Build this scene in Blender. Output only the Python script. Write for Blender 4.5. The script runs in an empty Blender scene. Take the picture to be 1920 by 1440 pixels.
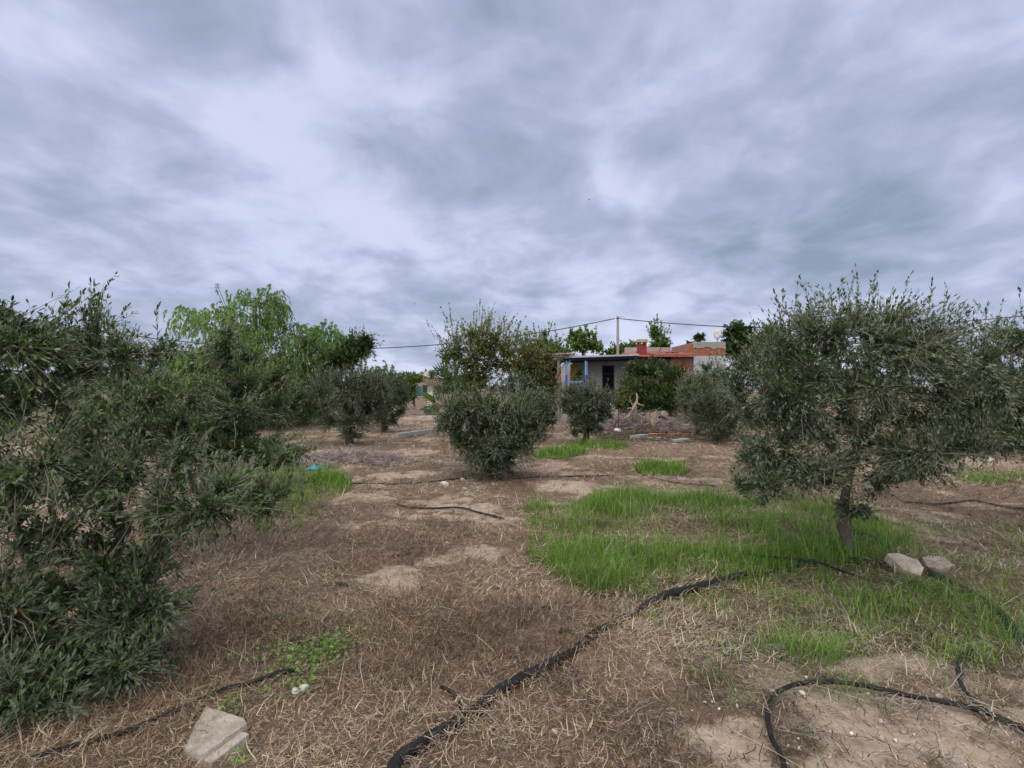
import bpy, math, random
import numpy as np
from mathutils import Matrix, Vector
R = math.radians
S = bpy.context.scene
COL = S.collection

# ------------------------------------------------------------------ camera
FOC = 900.0                    # focal length in pixels of the 1920 wide photograph
H = 1.6                        # eye height
PITCH = math.atan((725 - 720) / FOC)   # horizon at row 725: looks up a hair
cam_data = bpy.data.cameras.new('camera')
cam = bpy.data.objects.new('camera', cam_data)
COL.objects.link(cam)
cam_data.sensor_width = 36.0
cam_data.lens = FOC / 1920 * 36.0
cam_data.clip_start = 0.05
cam_data.clip_end = 3000
cam.location = (0, 0, H)
cam.rotation_euler = (R(90) + PITCH, 0, 0)
S.camera = cam
S.render.resolution_x, S.render.resolution_y = 1024, 768

# ------------------------------------------------------------------ sky, sun, exposure
SUN_EL, SUN_ROT = 56, 205
def build_world():
    w = bpy.data.worlds.new('World'); S.world = w; w.use_nodes = True
    nt = w.node_tree; nt.nodes.clear(); N = nt.nodes.new; L = nt.links.new
    out = N('ShaderNodeOutputWorld')
    sky = N('ShaderNodeTexSky'); sky.sky_type = 'NISHITA'; sky.sun_disc = False
    sky.sun_elevation = R(SUN_EL); sky.sun_rotation = R(SUN_ROT)
    bg1 = N('ShaderNodeBackground'); L(sky.outputs[0], bg1.inputs[0]); bg1.inputs[1].default_value = 0.06
    tc = N('ShaderNodeTexCoord')
    sep = N('ShaderNodeSeparateXYZ'); L(tc.outputs['Generated'], sep.inputs[0])
    def M(op, a, b=None, c=None, clamp=False):
        m = N('ShaderNodeMath'); m.operation = op; m.use_clamp = clamp
        for i, v in enumerate((a, b, c)):
            if v is None: continue
            if isinstance(v, (int, float)): m.inputs[i].default_value = v
            else: L(v, m.inputs[i])
        return m.outputs[0]
    zc = M('MAXIMUM', sep.outputs[2], 0.0)
    den = M('ADD', zc, 0.26)
    px = M('DIVIDE', sep.outputs[0], den); py = M('DIVIDE', sep.outputs[1], den)
    cmb = N('ShaderNodeCombineXYZ'); L(px, cmb.inputs[0]); L(py, cmb.inputs[1]); cmb.inputs[2].default_value = 3.7
    def noise(scale, det, rough, dist, off=(0, 0, 0), sc=(1, 1, 1)):
        mp = N('ShaderNodeMapping'); L(cmb.outputs[0], mp.inputs[0]); mp.inputs['Location'].default_value = off; mp.inputs['Scale'].default_value = sc
        n = N('ShaderNodeTexNoise'); L(mp.outputs[0], n.inputs['Vector'])
        n.inputs['Scale'].default_value = scale; n.inputs['Detail'].default_value = det
        n.inputs['Roughness'].default_value = rough; n.inputs['Distortion'].default_value = dist
        return n.outputs[0]
    big = noise(0.85, 4, 0.5, 0.2, SKY_OFF[0])
    mid = noise(3.3, 8, 0.52, 0.3, SKY_OFF[1], (1.0, 0.9, 1))
    fine = noise(9, 6, 0.55, 0.5, SKY_OFF[2])
    v = M('ADD', M('MULTIPLY', big, 0.45), M('ADD', M('MULTIPLY', mid, 0.52), M('MULTIPLY', fine, 0.08)))
    # clouds thin out and brighten towards the low south-west sky
    v = M('ADD', v, M('MULTIPLY', M('SUBTRACT', 0.55, zc), 0.15))
    cr = N('ShaderNodeValToRGB'); L(v, cr.inputs[0]); cr.color_ramp.interpolation = 'B_SPLINE'
    e = cr.color_ramp.elements
    e[0].position = 0.43; e[0].color = (0.106, 0.130, 0.176, 1)
    e[1].position = 0.67; e[1].color = (0.285, 0.305, 0.395, 1)
    a = e.new(0.50); a.color = (0.152, 0.176, 0.240, 1)
    b = e.new(0.575); b.color = (0.186, 0.205, 0.284, 1)
    bg2 = N('ShaderNodeBackground'); L(cr.outputs[0], bg2.inputs[0]); bg2.inputs[1].default_value = 1.0
    mix = N('ShaderNodeMixShader'); mix.inputs[0].default_value = 0.93
    L(bg1.outputs[0], mix.inputs[1]); L(bg2.outputs[0], mix.inputs[2]); L(mix.outputs[0], out.inputs[0])
SKY_OFF = [(0.3, 0.2, 0), (2.1, 5.3, 1), (0, 0, 2)]
build_world()
sd = bpy.data.lights.new('sun', 'SUN'); sd.energy = 1.5; sd.angle = R(110); sd.color = (1, 0.92, 0.80)
sun = bpy.data.objects.new('sun', sd); COL.objects.link(sun)
sun.rotation_euler = (R(90 - SUN_EL), 0, R(180 - SUN_ROT))
S.view_settings.view_transform = 'Standard'; S.view_settings.look = 'None'
S.view_settings.gamma = 1; S.view_settings.exposure = 1.3
S.view_settings.use_curve_mapping = False

# ------------------------------------------------------------------ helpers
def tag(o, label=None, cat=None, group=None, kind=None):
    if label: o['label'] = label
    if cat: o['category'] = cat
    if group: o['group'] = group
    if kind: o['kind'] = kind
    return o
def empty(name, loc=(0, 0, 0), rz=0, label=None, cat=None, group=None):
    o = bpy.data.objects.new(name, None); COL.objects.link(o)
    o.location = loc; o.rotation_euler = (0, 0, rz); o.empty_display_size = 0.2
    return tag(o, label, cat, group)
def np_mesh(name, V, F, var=None, smooth=False, uvattr=None):
    """V (n,3); F list of int arrays (m,k) with equal k each."""
    me = bpy.data.meshes.new(name)
    V = np.asarray(V, np.float32).reshape(-1, 3)
    Fs = [np.asarray(f, np.int32) for f in (F if isinstance(F, list) else [F]) if len(f)]
    nl = sum(f.size for f in Fs); npoly = sum(len(f) for f in Fs)
    me.vertices.add(len(V)); me.vertices.foreach_set('co', V.ravel())
    me.loops.add(nl); me.polygons.add(npoly)
    me.loops.foreach_set('vertex_index', np.concatenate([f.ravel() for f in Fs]))
    tot = np.concatenate([np.full(len(f), f.shape[1], np.int32) for f in Fs])
    st = np.concatenate([[0], np.cumsum(tot)[:-1]]).astype(np.int32)
    me.polygons.foreach_set('loop_start', st)
    try: me.polygons.foreach_set('loop_total', tot)
    except Exception: pass
    if smooth: me.polygons.foreach_set('use_smooth', np.ones(npoly, bool))
    if var is not None:
        for k, a in (var.items() if isinstance(var, dict) else {'var': var}.items()):
            at = me.attributes.new(k, 'FLOAT', 'POINT'); at.data.foreach_set('value', np.asarray(a, np.float32))
    me.update(calc_edges=True); me.validate()
    return me
def link(name, me, mat=None, parent=None, loc=None):
    o = bpy.data.objects.new(name, me); COL.objects.link(o)
    if mat and len(me.materials) == 0: me.materials.append(mat)
    if parent: o.parent = parent
    if loc is not None: o.location = loc
    return o
class MB:
    def __init__(s): s.V = []; s.F = []; s.n = 0
    def add(s, V, F):
        V = np.asarray(V, float).reshape(-1, 3)
        s.V.append(V)
        for f in F: s.F.append(tuple(int(i) + s.n for i in f))
        s.n += len(V); return s
    def box(s, c, d, rz=0, rx=0, ry=0, jit=0, rng=None):
        sx, sy, sz = d[0] / 2, d[1] / 2, d[2] / 2
        P = np.array([[x, y, z] for x in (-sx, sx) for y in (-sy, sy) for z in (-sz, sz)])
        if jit: P = P + rng.uniform(-jit, jit, P.shape)
        m = np.array((Matrix.Rotation(rz, 3, 'Z') @ Matrix.Rotation(ry, 3, 'Y') @ Matrix.Rotation(rx, 3, 'X')))
        P = P @ m.T + np.array(c)
        return s.add(P, [(0, 1, 3, 2), (4, 6, 7, 5), (0, 4, 5, 1), (2, 3, 7, 6), (0, 2, 6, 4), (1, 5, 7, 3)])
    def prism(s, pts, y0, y1):
        """outline in x,z extruded along y"""
        n = len(pts); V = [(x, y0, z) for x, z in pts] + [(x, y1, z) for x, z in pts]
        return s.add(V, [tuple(range(n)), tuple(range(2 * n - 1, n - 1, -1))] + [(i, i + n, (i + 1) % n + n, (i + 1) % n) for i in range(n)])
    def tube(s, pts, r, sides=6):
        V, F = tube_one(pts, r, sides); return s.add(V, F)
    def build(s, name, mat, parent=None, bevel=0, smooth=False, loc=None):
        me = bpy.data.meshes.new(name); me.from_pydata([tuple(v) for v in np.concatenate(s.V)], [], s.F); me.update()
        if smooth: me.polygons.foreach_set('use_smooth', np.ones(len(me.polygons), bool))
        o = link(name, me, mat, parent, loc)
        if bevel:
            b = o.modifiers.new('bevel', 'BEVEL'); b.width = bevel; b.segments = 2; b.limit_method = 'ANGLE'
        return o
def tube_one(pts, r, sides):
    P = np.asarray(pts, float); k = len(P); r = np.broadcast_to(np.asarray(r, float), (k,))
    T = np.gradient(P, axis=0); T /= np.linalg.norm(T, axis=1)[:, None] + 1e-9
    ref = np.array([0.13, 0.21, 1.0]) if abs(T[0][2]) < 0.8 else np.array([1.0, 0.2, 0.1])
    A = np.cross(T, ref); A /= np.linalg.norm(A, axis=1)[:, None] + 1e-9
    B = np.cross(T, A)
    an = np.arange(sides) / sides * 2 * np.pi
    V = P[:, None] + r[:, None, None] * (np.cos(an)[None, :, None] * A[:, None] + np.sin(an)[None, :, None] * B[:, None])
    F = []
    for i in range(k - 1):
        for j in range(sides):
            a = i * sides + j; b = i * sides + (j + 1) % sides
            F.append((a, b, b + sides, a + sides))
    F.append(tuple(range(sides))[::-1]); F.append(tuple((k - 1) * sides + j for j in range(sides)))
    return V.reshape(-1, 3), F
def tubes(P, r, sides):
    """P (n,k,3), r (n,k): many tubes at once -> V, F(quads)"""
    n, k, _ = P.shape
    T = P[:, -1] - P[:, 0]; T /= np.linalg.norm(T, axis=1)[:, None] + 1e-9
    ref = np.where(np.abs(T[:, 2:3]) < 0.85, np.array([[0, 0, 1.0]]), np.array([[1.0, 0, 0]]))
    A = np.cross(T, ref); A /= np.linalg.norm(A, axis=1)[:, None] + 1e-9
    B = np.cross(T, A)
    an = np.arange(sides) / sides * 2 * np.pi
    off = np.cos(an)[None, :, None] * A[:, None] + np.sin(an)[None, :, None] * B[:, None]
    V = P[:, :, None] + r[:, :, None, None] * off[:, None]
    j = np.arange(sides); j2 = (j + 1) % sides
    base = (np.arange(n)[:, None, None] * k + np.arange(k - 1)[None, :, None]) * sides
    F = np.stack([base + j, base + j2, base + j2 + sides, base + j + sides], -1).reshape(-1, 4)
    return V.reshape(-1, 3), F
# value noise
_rs = np.random.RandomState(5)
_LAT = _rs.rand(256, 256)
def vnoise(x, y):
    x = np.asarray(x, float); y = np.asarray(y, float)
    xi = np.floor(x).astype(int); yi = np.floor(y).astype(int)
    fx = x - xi; fy = y - yi; fx = fx * fx * (3 - 2 * fx); fy = fy * fy * (3 - 2 * fy)
    a = _LAT[xi % 256, yi % 256]; b = _LAT[(xi + 1) % 256, yi % 256]
    c = _LAT[xi % 256, (yi + 1) % 256]; d = _LAT[(xi + 1) % 256, (yi + 1) % 256]
    return (a * (1 - fx) + b * fx) * (1 - fy) + (c * (1 - fx) + d * fx) * fy
def fbm(x, y, o=4, g=0.5):
    v = 0; a = 1; t = 0
    for i in range(o):
        v = v + a * vnoise(x * 2 ** i + 17.3 * i, y * 2 ** i + 9.1 * i); t += a; a *= g
    return v / t
def G(px, py):
    """where the view through a pixel of the photograph meets the level ground"""
    d = H * FOC / max(py - 725.0, 1.0)
    return ((px - 960) / FOC * d, d)
def at(px, py, d):
    """point at distance d (along y) seen at that pixel"""
    return ((px - 960) / FOC * d, d, H - (py - 725.0) / FOC * d)
# bare soil patches (centre px, half widths px) -> ground ellipses
BARE = []
for (px, py, wx, wy, s, mound) in [
        (1065, 914, 75, 13, 1.0, .10), (742, 1086, 75, 22, 1.0, .05), (850, 950, 110, 17, .9, .02), (755, 893, 85, 10, .9, .02),
        (1345, 930, 55, 14, .9, .04), (620, 1008, 30, 12, .3, .02), (900, 1040, 55, 22, .55, .03), (940, 975, 60, 10, .5, 0),
        (770, 788, 60, 6, .7, 0), (1110, 800, 60, 6, .5, 0), (1080, 818, 70, 8, .5, 0), (1250, 905, 60, 8, .4, 0),
        (1640, 1240, 190, 32, .8, .02), (1500, 1300, 190, 50, .72, .02), (1720, 1370, 360, 95, 1.0, .03), (820, 1060, 50, 14, .6, .02), (1000, 1180, 60, 16, .35, 0), (690, 985, 70, 10, .5, 0), (1300, 1250, 80, 18, .4, 0), (1400, 1380, 120, 60, .9, .02), (1250, 925, 60, 8, .6, 0), (700, 850, 80, 6, .5, 0),
        (1860, 1280, 130, 35, .7, .02), (1830, 868, 90, 9, .7, 0), (1190, 980, 60, 10, .35, 0), (1560, 1430, 260, 45, .8, .02), (30, 1020, 120, 30, .6, 0), (20, 950, 200, 20, .5, 0),
        (150, 960, 90, 40, .6, .02), (560, 840, 80, 8, .3, 0), (1180, 790, 60, 5, .4, 0), (1330, 1050, 50, 10, .3, 0)]:
    x, y = G(px, py); x1, _ = G(px + wx, py); _, ya = G(px, py - wy); _, yb = G(px, py + wy)
    BARE.append((x, y, abs(x1 - x), (ya - yb) / 2, s, mound))
def bare(x, y):
    x = np.asarray(x, float); y = np.asarray(y, float)
    b = np.zeros_like(x)
    wob = (fbm(x * 1.7 + 3, y * 1.7, 5, .62) - .5) * 1.9
    for cx, cy, rx, ry, s, m in BARE:
        d = np.sqrt(((x - cx) / rx) ** 2 + ((y - cy) / ry) ** 2) + wob * 1.3
        b = np.maximum(b, s * np.clip((1.3 - d) / 0.8, 0, 1))
    n = fbm(x * 1.1 + 40, y * 1.1 + 8, 5)
    b = np.maximum(b, np.clip((n - 0.55) / 0.10, 0, 1) * 0.6 * np.clip((y - 3.6) / 1.5, .1, 1))
    n2 = fbm(x * .9 + 140, y * 2.6 + 18, 4); b = np.maximum(b, np.clip((n2 - 0.60) / 0.07, 0, 1) * 0.6 * np.clip((y - 4.5) / 3, 0, 1))
    fine = fbm(x * 6, y * 6, 3)
    b = b * np.clip(0.5 + (fine - 0.34) * 3.2, 0, 1)
    return np.clip(b, 0, 1)
def hgt(x, y):
    x = np.asarray(x, float); y = np.asarray(y, float)
    far = np.clip(1 - (np.hypot(x, y) - 30) / 40, 0, 1)
    z = (fbm(x / 2.7 + 5, y / 2.7, 3) - .5) * 0.10 + (fbm(x * 2.6, y * 2.6 + 7, 4) - .5) * 0.045
    for cx, cy, rx, ry, s, m in BARE:
        if m: z = z + m * np.exp(-(((x - cx) / rx) ** 2 + ((y - cy) / ry) ** 2) * 1.3)
    return z * far
def gz(x, y): return float(hgt(np.array([x]), np.array([y]))[0])
def Gp(px, py, dz=0.0):
    x, y = G(px, py); return (x, y, gz(x, y) + dz)
# green grass areas as ground polygons, from the photograph
def poly(pts): return np.array([G(*p) for p in pts])
def inside(P, x, y):
    c = np.zeros(x.shape, bool); n = len(P)
    for i in range(n):
        x0, y0 = P[i]; x1, y1 = P[(i + 1) % n]
        t = ((y0 > y) != (y1 > y)) & (x < (x1 - x0) * (y - y0) / (y1 - y0 + 1e-12) + x0)
        c ^= t
    return c
GRASS = [  # polygon, blades per m2, height, jitter
    (poly([(968, 985), (985, 955), (1060, 945), (1130, 925), (1300, 930), (1400, 945), (1470, 930), (1560, 935), (1600, 960), (1680, 985), (1730, 1030), (1700, 1060), (1560, 1075), (1400, 1090), (1290, 1120), (1220, 1130), (1130, 1110), (1050, 1095), (1000, 1060), (975, 1025)]), 3600, .135, .12),
    (poly([(1180, 1150), (1290, 1110), (1440, 1075), (1640, 1065), (1780, 1090), (1900, 1150), (2000, 1200), (2050, 1290), (1900, 1262), (1780, 1240), (1640, 1215), (1480, 1205), (1330, 1195), (1200, 1180)]), 3600, .10, .15),
    (poly([(1100, 1200), (1500, 1195), (1900, 1250), (2060, 1340), (1700, 1300), (1400, 1270), (1150, 1260)]), 700, .07, .25),
    (poly([(440, 890), (520, 882), (610, 885), (640, 905), (640, 930), (610, 950), (560, 985), (560, 1000), (470, 1010), (420, 950)]), 3000, .13, .12),
    (poly([(1180, 872), (1215, 866), (1270, 872), (1300, 884), (1290, 892), (1230, 891), (1190, 884)]), 3300, .15, .08),
    (poly([(1005, 862), (1010, 848), (1090, 836), (1165, 832), (1170, 840), (1100, 850), (1060, 863)]), 2000, .13, .15),
    (poly([(1790, 905), (1830, 882), (1960, 885), (2040, 910), (1960, 915)]), 1500, .10, .2),
    (poly([(1640, 880), (1720, 876), (1740, 886), (1660, 892)]), 700, .09, .1),
    (poly([(1690, 1000), (1800, 975), (1960, 980), (2060, 1040), (1960, 1080), (1850, 1060), (1750, 1060)]), 900, .10, .3),
    (poly([(1700, 1080), (1850, 1060), (2060, 1080), (2150, 1180), (1980, 1170), (1820, 1130)]), 1000, .10, .3),
    (poly([(640, 930), (650, 900), (700, 900), (690, 925)]), 160, .06, .3),
    (poly([(1080, 830), (1010, 842), (1200, 800), (1280, 795), (1290, 806)]), 90, .15, .4),
]
def grass_density(x, y):
    jx = (fbm(x * 1.6 + 11, y * 1.6, 4) - .5); jy = (fbm(x * 1.6, y * 1.6 + 31, 4) - .5)
    dens = np.zeros_like(x); ht = np.zeros_like(x) + .06
    for P, d, h, j in GRASS:
        m = inside(P, x + jx * j * 5, y + jy * j * 5)
        dens = np.where(m & (d > dens), d, dens); ht = np.where(m & (h > ht), h, ht)
    return dens, ht

# ------------------------------------------------------------------ materials
def mat(name):
    m = bpy.data.materials.new(name); m.use_nodes = True; nt = m.node_tree
    b = nt.nodes['Principled BSDF']; return m, nt, b
def sl(c): return tuple(c) + (1,) if len(c) == 3 else c
def ramp(nt, fac, stops, interp='LINEAR'):
    r = nt.nodes.new('ShaderNodeValToRGB'); e = r.color_ramp.elements; r.color_ramp.interpolation = interp
    while len(e) < len(stops): e.new(0.5)
    for i, (p, c) in enumerate(stops): e[i].position = p; e[i].color = sl(c)
    nt.links.new(fac, r.inputs[0]); return r.outputs[0]
def noise_node(nt, scale, det=4, rough=.5, dist=0, vec=None, sc=None):
    n = nt.nodes.new('ShaderNodeTexNoise'); n.inputs['Scale'].default_value = scale; n.inputs['Detail'].default_value = det
    n.inputs['Roughness'].default_value = rough; n.inputs['Distortion'].default_value = dist
    if vec is None:
        tc = nt.nodes.new('ShaderNodeTexCoord'); vec = tc.outputs['Object']
    if sc:
        mp = nt.nodes.new('ShaderNodeMapping'); mp.inputs['Scale'].default_value = sc; nt.links.new(vec, mp.inputs[0]); vec = mp.outputs[0]
    nt.links.new(vec, n.inputs['Vector']); return n.outputs[0]
def mixc(nt, f, a, b, mode='MIX'):
    m = nt.nodes.new('ShaderNodeMix'); m.data_type = 'RGBA'; m.blend_type = mode
    for i, v in ((0, f), (6, a), (7, b)):
        if isinstance(v, (int, float)): m.inputs[i].default_value = v
        elif isinstance(v, tuple): m.inputs[i].default_value = sl(v)
        else: nt.links.new(v, m.inputs[i])
    return m.outputs[2]
def bump(nt, b, h, st, dist):
    n = nt.nodes.new('ShaderNodeBump'); n.inputs['Strength'].default_value = st; n.inputs['Distance'].default_value = dist
    nt.links.new(h, n.inputs['Height']); nt.links.new(n.outputs[0], b.inputs['Normal'])
def attr(nt, name):
    a = nt.nodes.new('ShaderNodeAttribute'); a.attribute_name = name; return a.outputs['Fac']
def simple(name, c1, c2, scale=8, rough=.8, bm=.3, bd=.01, c3=None, det=5, sc=None, metallic=0, spec=.3):
    m, nt, b = mat(name)
    n = noise_node(nt, scale, det, .6, 0, None, sc)
    st = [(.3, c1), (.7, c2)] if c3 is None else [(.3, c1), (.6, c2), (.9, c3)]
    nt.links.new(ramp(nt, n, st), b.inputs['Base Color'])
    b.inputs['Roughness'].default_value = rough; b.inputs['Metallic'].default_value = metallic
    b.inputs['Specular IOR Level'].default_value = spec
    if bm: bump(nt, b, noise_node(nt, scale * 2.5, 6, .65, 0, None, sc), bm, bd)
    return m
def leaf_mat(name, stops, back=None, rough=.45, trans=.25, spec=.4, tint=(1.1, 1.15, .6)):
    m, nt, b = mat(name); L = nt.links.new
    front = ramp(nt, attr(nt, 'var'), stops)
    col = front
    if back:
        geo = nt.nodes.new('ShaderNodeNewGeometry'); col = mixc(nt, geo.outputs['Backfacing'], front, back)
    L(col, b.inputs['Base Color']); b.inputs['Roughness'].default_value = rough; b.inputs['Specular IOR Level'].default_value = spec
    if trans:
        t = nt.nodes.new('ShaderNodeBsdfTranslucent'); tcol = mixc(nt, 1.0, front, tint, 'MULTIPLY'); L(tcol, t.inputs[0])
        mx = nt.nodes.new('ShaderNodeMixShader'); mx.inputs[0].default_value = trans
        L(b.outputs[0], mx.inputs[1]); L(t.outputs[0], mx.inputs[2])
        L(mx.outputs[0], nt.nodes['Material Output'].inputs[0])
    return m
M = {}
M['olive_near'] = leaf_mat('olive_leaf_near', [(0, (.022, .052, .016)), (.4, (.048, .102, .033)), (.75, (.12, .20, .062)), (.95, (.26, .33, .12)), (1, (.25, .12, .04))], back=(.125, .165, .095), trans=.24, rough=.45, spec=.3)
M['olive_silver'] = leaf_mat('olive_leaf_silver', [(0, (.030, .058, .025)), (.45, (.060, .102, .044)), (.85, (.14, .195, .092)), (1, (.28, .31, .16))], back=(.16, .205, .135), trans=.22, rough=.5, spec=.28)
M['olive_deep'] = leaf_mat('olive_leaf_deep', [(0, (.018, .035, .013)), (.5, (.040, .068, .027)), (.9, (.092, .13, .060)), (1, (.16, .19, .09))], back=(.12, .155, .095), trans=.18, rough=.45)
M['olive_dark'] = leaf_mat('olive_leaf_dark', [(0, (.024, .046, .019)), (.5, (.052, .086, .036)), (.9, (.118, .16, .078)), (1, (.19, .23, .11))], back=(.15, .19, .12), trans=.2, rough=.45)
M['pepper'] = leaf_mat('pepper_leaf', [(0, (.11, .21, .055)), (.5, (.22, .37, .11)), (1, (.40, .55, .21))], trans=.42, rough=.5)
M['green_dark'] = leaf_mat('dark_green_leaf', [(0, (.022, .045, .015)), (.5, (.055, .10, .028)), (.9, (.13, .18, .05)), (1, (.20, .24, .07))], trans=.3, rough=.4)
M['green_mid'] = leaf_mat('mid_green_leaf', [(0, (.06, .12, .03)), (.5, (.12, .20, .055)), (1, (.24, .33, .10))], trans=.38)
M['poplar'] = leaf_mat('yellowing_leaf', [(0, (.09, .13, .04)), (.5, (.16, .20, .07)), (.8, (.27, .27, .09)), (1, (.35, .24, .08))], trans=.3)
M['yellow_bush'] = leaf_mat('yellow_green_leaf', [(0, (.075, .085, .022)), (.5, (.13, .14, .036)), (1, (.24, .21, .055))], trans=.25)
M['palm'] = leaf_mat('palm_leaf', [(0, (.030, .065, .012)), (.6, (.075, .125, .022)), (1, (.32, .28, .12))], trans=.15, rough=.65, spec=.15)
M['grass'] = leaf_mat('green_grass', [(0, (.060, .135, .020)), (.4, (.130, .265, .034)), (.76, (.22, .39, .055)), (.86, (.31, .39, .12)), (.94, (.45, .38, .22)), (1, (.50, .41, .27))], trans=.35, rough=.5, tint=(1.2, 1.2, .4))
M['weed'] = leaf_mat('weed_leaf', [(0, (.10, .22, .04)), (1, (.22, .36, .09))], trans=.3)
M['straw'] = leaf_mat('dry_straw', [(0, (.045, .030, .022)), (.25, (.15, .098, .062)), (.5, (.34, .235, .155)), (.75, (.52, .395, .27)), (.9, (.66, .53, .35)), (1, (.74, .64, .46))], trans=.12, rough=.7, spec=.2, tint=(1.1, 1, .8))
M['greystraw'] = leaf_mat('grey_dead_grass', [(0, (.060, .048, .040)), (.25, (.13, .125, .085)), (.5, (.27, .23, .195)), (1, (.60, .54, .46))], trans=.1, rough=.8, spec=.2, tint=(1, 1, .9))
M['twig'] = simple('olive_twig_bark', (.13, .115, .085), (.27, .245, .19), 14, .8, .4, .003)
M['trunk'] = simple('olive_trunk_bark', (.055, .045, .036), (.17, .145, .12), 9, .9, .9, .02, sc=(1, 1, .3))
M['trunk_grey'] = simple('grey_trunk_bark', (.10, .09, .08), (.27, .25, .22), 9, .9, .9, .02, sc=(1, 1, .35))
M['deadwood'] = simple('dead_wood', (.26, .19, .13), (.50, .40, .30), 6, .8, .5, .01, sc=(1, 1, .3))
M['brush'] = simple('dead_brush', (.20, .16, .155), (.52, .44, .42), 5, .9, 0)
M['bark_dark'] = simple('dark_bark', (.05, .04, .03), (.13, .10, .08), 5, .9, .5, .02)
M['plastic'] = simple('black_polyethylene', (.007, .008, .009), (.018, .018, .019), 14, .62, .6, .006, c3=(.10, .08, .062), spec=.25)
M['plastic_green'] = simple('weathered_green_black_pipe', (.012, .020, .018), (.026, .038, .032), 9, .7, .3, .004, c3=(.07, .07, .055), spec=.2)
M['concrete'] = simple('rough_pale_concrete', (.24, .20, .165), (.47, .41, .35), 11, .92, 1.0, .02, c3=(.56, .50, .43), det=10)
M['stone'] = simple('white_stone', (.52, .48, .43), (.72, .69, .64), 30, .85, .4, .003)
M['shell'] = simple('white_snail_shell', (.62, .60, .56), (.80, .79, .76), 60, .5, .1, .001)
M['wall_grey'] = simple('grey_lilac_render', (.36, .335, .35), (.47, .44, .455), 1.5, .9, .2, .01)
M['wall_white'] = simple('pale_render', (.50, .47, .44), (.60, .57, .54), 2, .9, .2, .01)
M['wall_blue'] = simple('pale_blue_render', (.33, .35, .38), (.42, .44, .47), 2, .9, .2, .01)
M['wall_tan'] = simple('tan_block_wall', (.27, .20, .165), (.36, .28, .235), 2, .9, .3, .01)
M['cement'] = simple('grey_cement_render', (.22, .20, .18), (.32, .30, .27), 3, .95, .4, .01)
M['cement_pink'] = simple('pinkish_grey_parapet', (.31, .25, .24), (.40, .33, .31), 3, .95, .3, .01)
M['brick'] = simple('orange_hollow_brick', (.26, .085, .048), (.40, .15, .085), 5, .9, .2, .004)
M['brick_dark'] = simple('brown_brick', (.17, .065, .045), (.27, .11, .07), 5, .9, .2, .004)
M['mortar'] = simple('mortar', (.24, .14, .10), (.32, .20, .15), 8, .95, .2, .004)
M['redroof'] = simple('red_roof_paint', (.27, .085, .065), (.42, .17, .135), 3, .8, .2, .01)
M['chimney'] = simple('dark_red_paint', (.17, .022, .022), (.25, .04, .035), 4, .7, .2, .005)
M['chimney_cap'] = simple('yellowish_cap_brick', (.34, .23, .12), (.52, .40, .24), 9, .9, .3, .01)
M['sheet'] = simple('grey_roof_sheet_edge', (.33, .31, .30), (.46, .44, .42), 4, .7, .1, .01)
M['blue'] = simple('blue_paint', (.035, .10, .36), (.055, .15, .47), 4, .6, .1, .002)
M['blue_light'] = simple('faded_pale_blue_paint', (.15, .30, .56), (.24, .42, .68), 4, .6, .1, .002)
M['blue_dark'] = simple('dark_blue_paint', (.014, .026, .075), (.025, .04, .11), 4, .7, .1, .002)
M['dark'] = simple('painted_interior_shade', (.008, .008, .009), (.016, .015, .015), 4, .9, 0)  # near-black colour standing in for shade inside the doorway and lean-to
M['yellow_stone'] = simple('yellow_sandstone', (.33, .20, .065), (.52, .36, .15), 7, .9, .5, .02)
M['wood'] = simple('weathered_wood_beam', (.15, .12, .10), (.27, .23, .20), 6, .85, .3, .004, sc=(.2, 1, 1))
M['pole'] = simple('grey_concrete_pole', (.25, .24, .235), (.36, .35, .34), 4, .9, .2, .004)
M['cable'] = simple('dark_cable', (.03, .03, .035), (.06, .06, .065), 3, .6, 0)
M['terracotta'] = simple('terracotta', (.34, .12, .07), (.50, .21, .13), 8, .85, .2, .004)
M['dish'] = simple('pale_dish_metal', (.50, .48, .45), (.62, .60, .57), 4, .6, .1, .002)
M['teal'] = simple('faded_teal_fence_cloth', (.030, .085, .105), (.05, .13, .155), 3, .8, .2, .01)
M['navy'] = simple('navy_gate_sheet', (.016, .022, .045), (.028, .036, .065), 3, .6, .1, .01)
M['bluebag'] = simple('bright_blue_plastic', (.03, .27, .55), (.06, .38, .68), 12, .4, .4, .01)
M['plank'] = simple('pale_grey_board', (.28, .29, .28), (.40, .41, .39), 6, .85, .2, .005, sc=(.3, 2, 2))
M['char'] = simple('charred_wood', (.012, .011, .011), (.04, .035, .035), 8, .95, .4, .01)
M['bird'] = simple('dark_feathers', (.02, .02, .022), (.04, .04, .045), 8, .9, 0)
M['fartree'] = leaf_mat('far_leaf', [(0, (.03, .055, .03)), (.5, (.055, .09, .05)), (1, (.10, .14, .075))], trans=.2)

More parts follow.
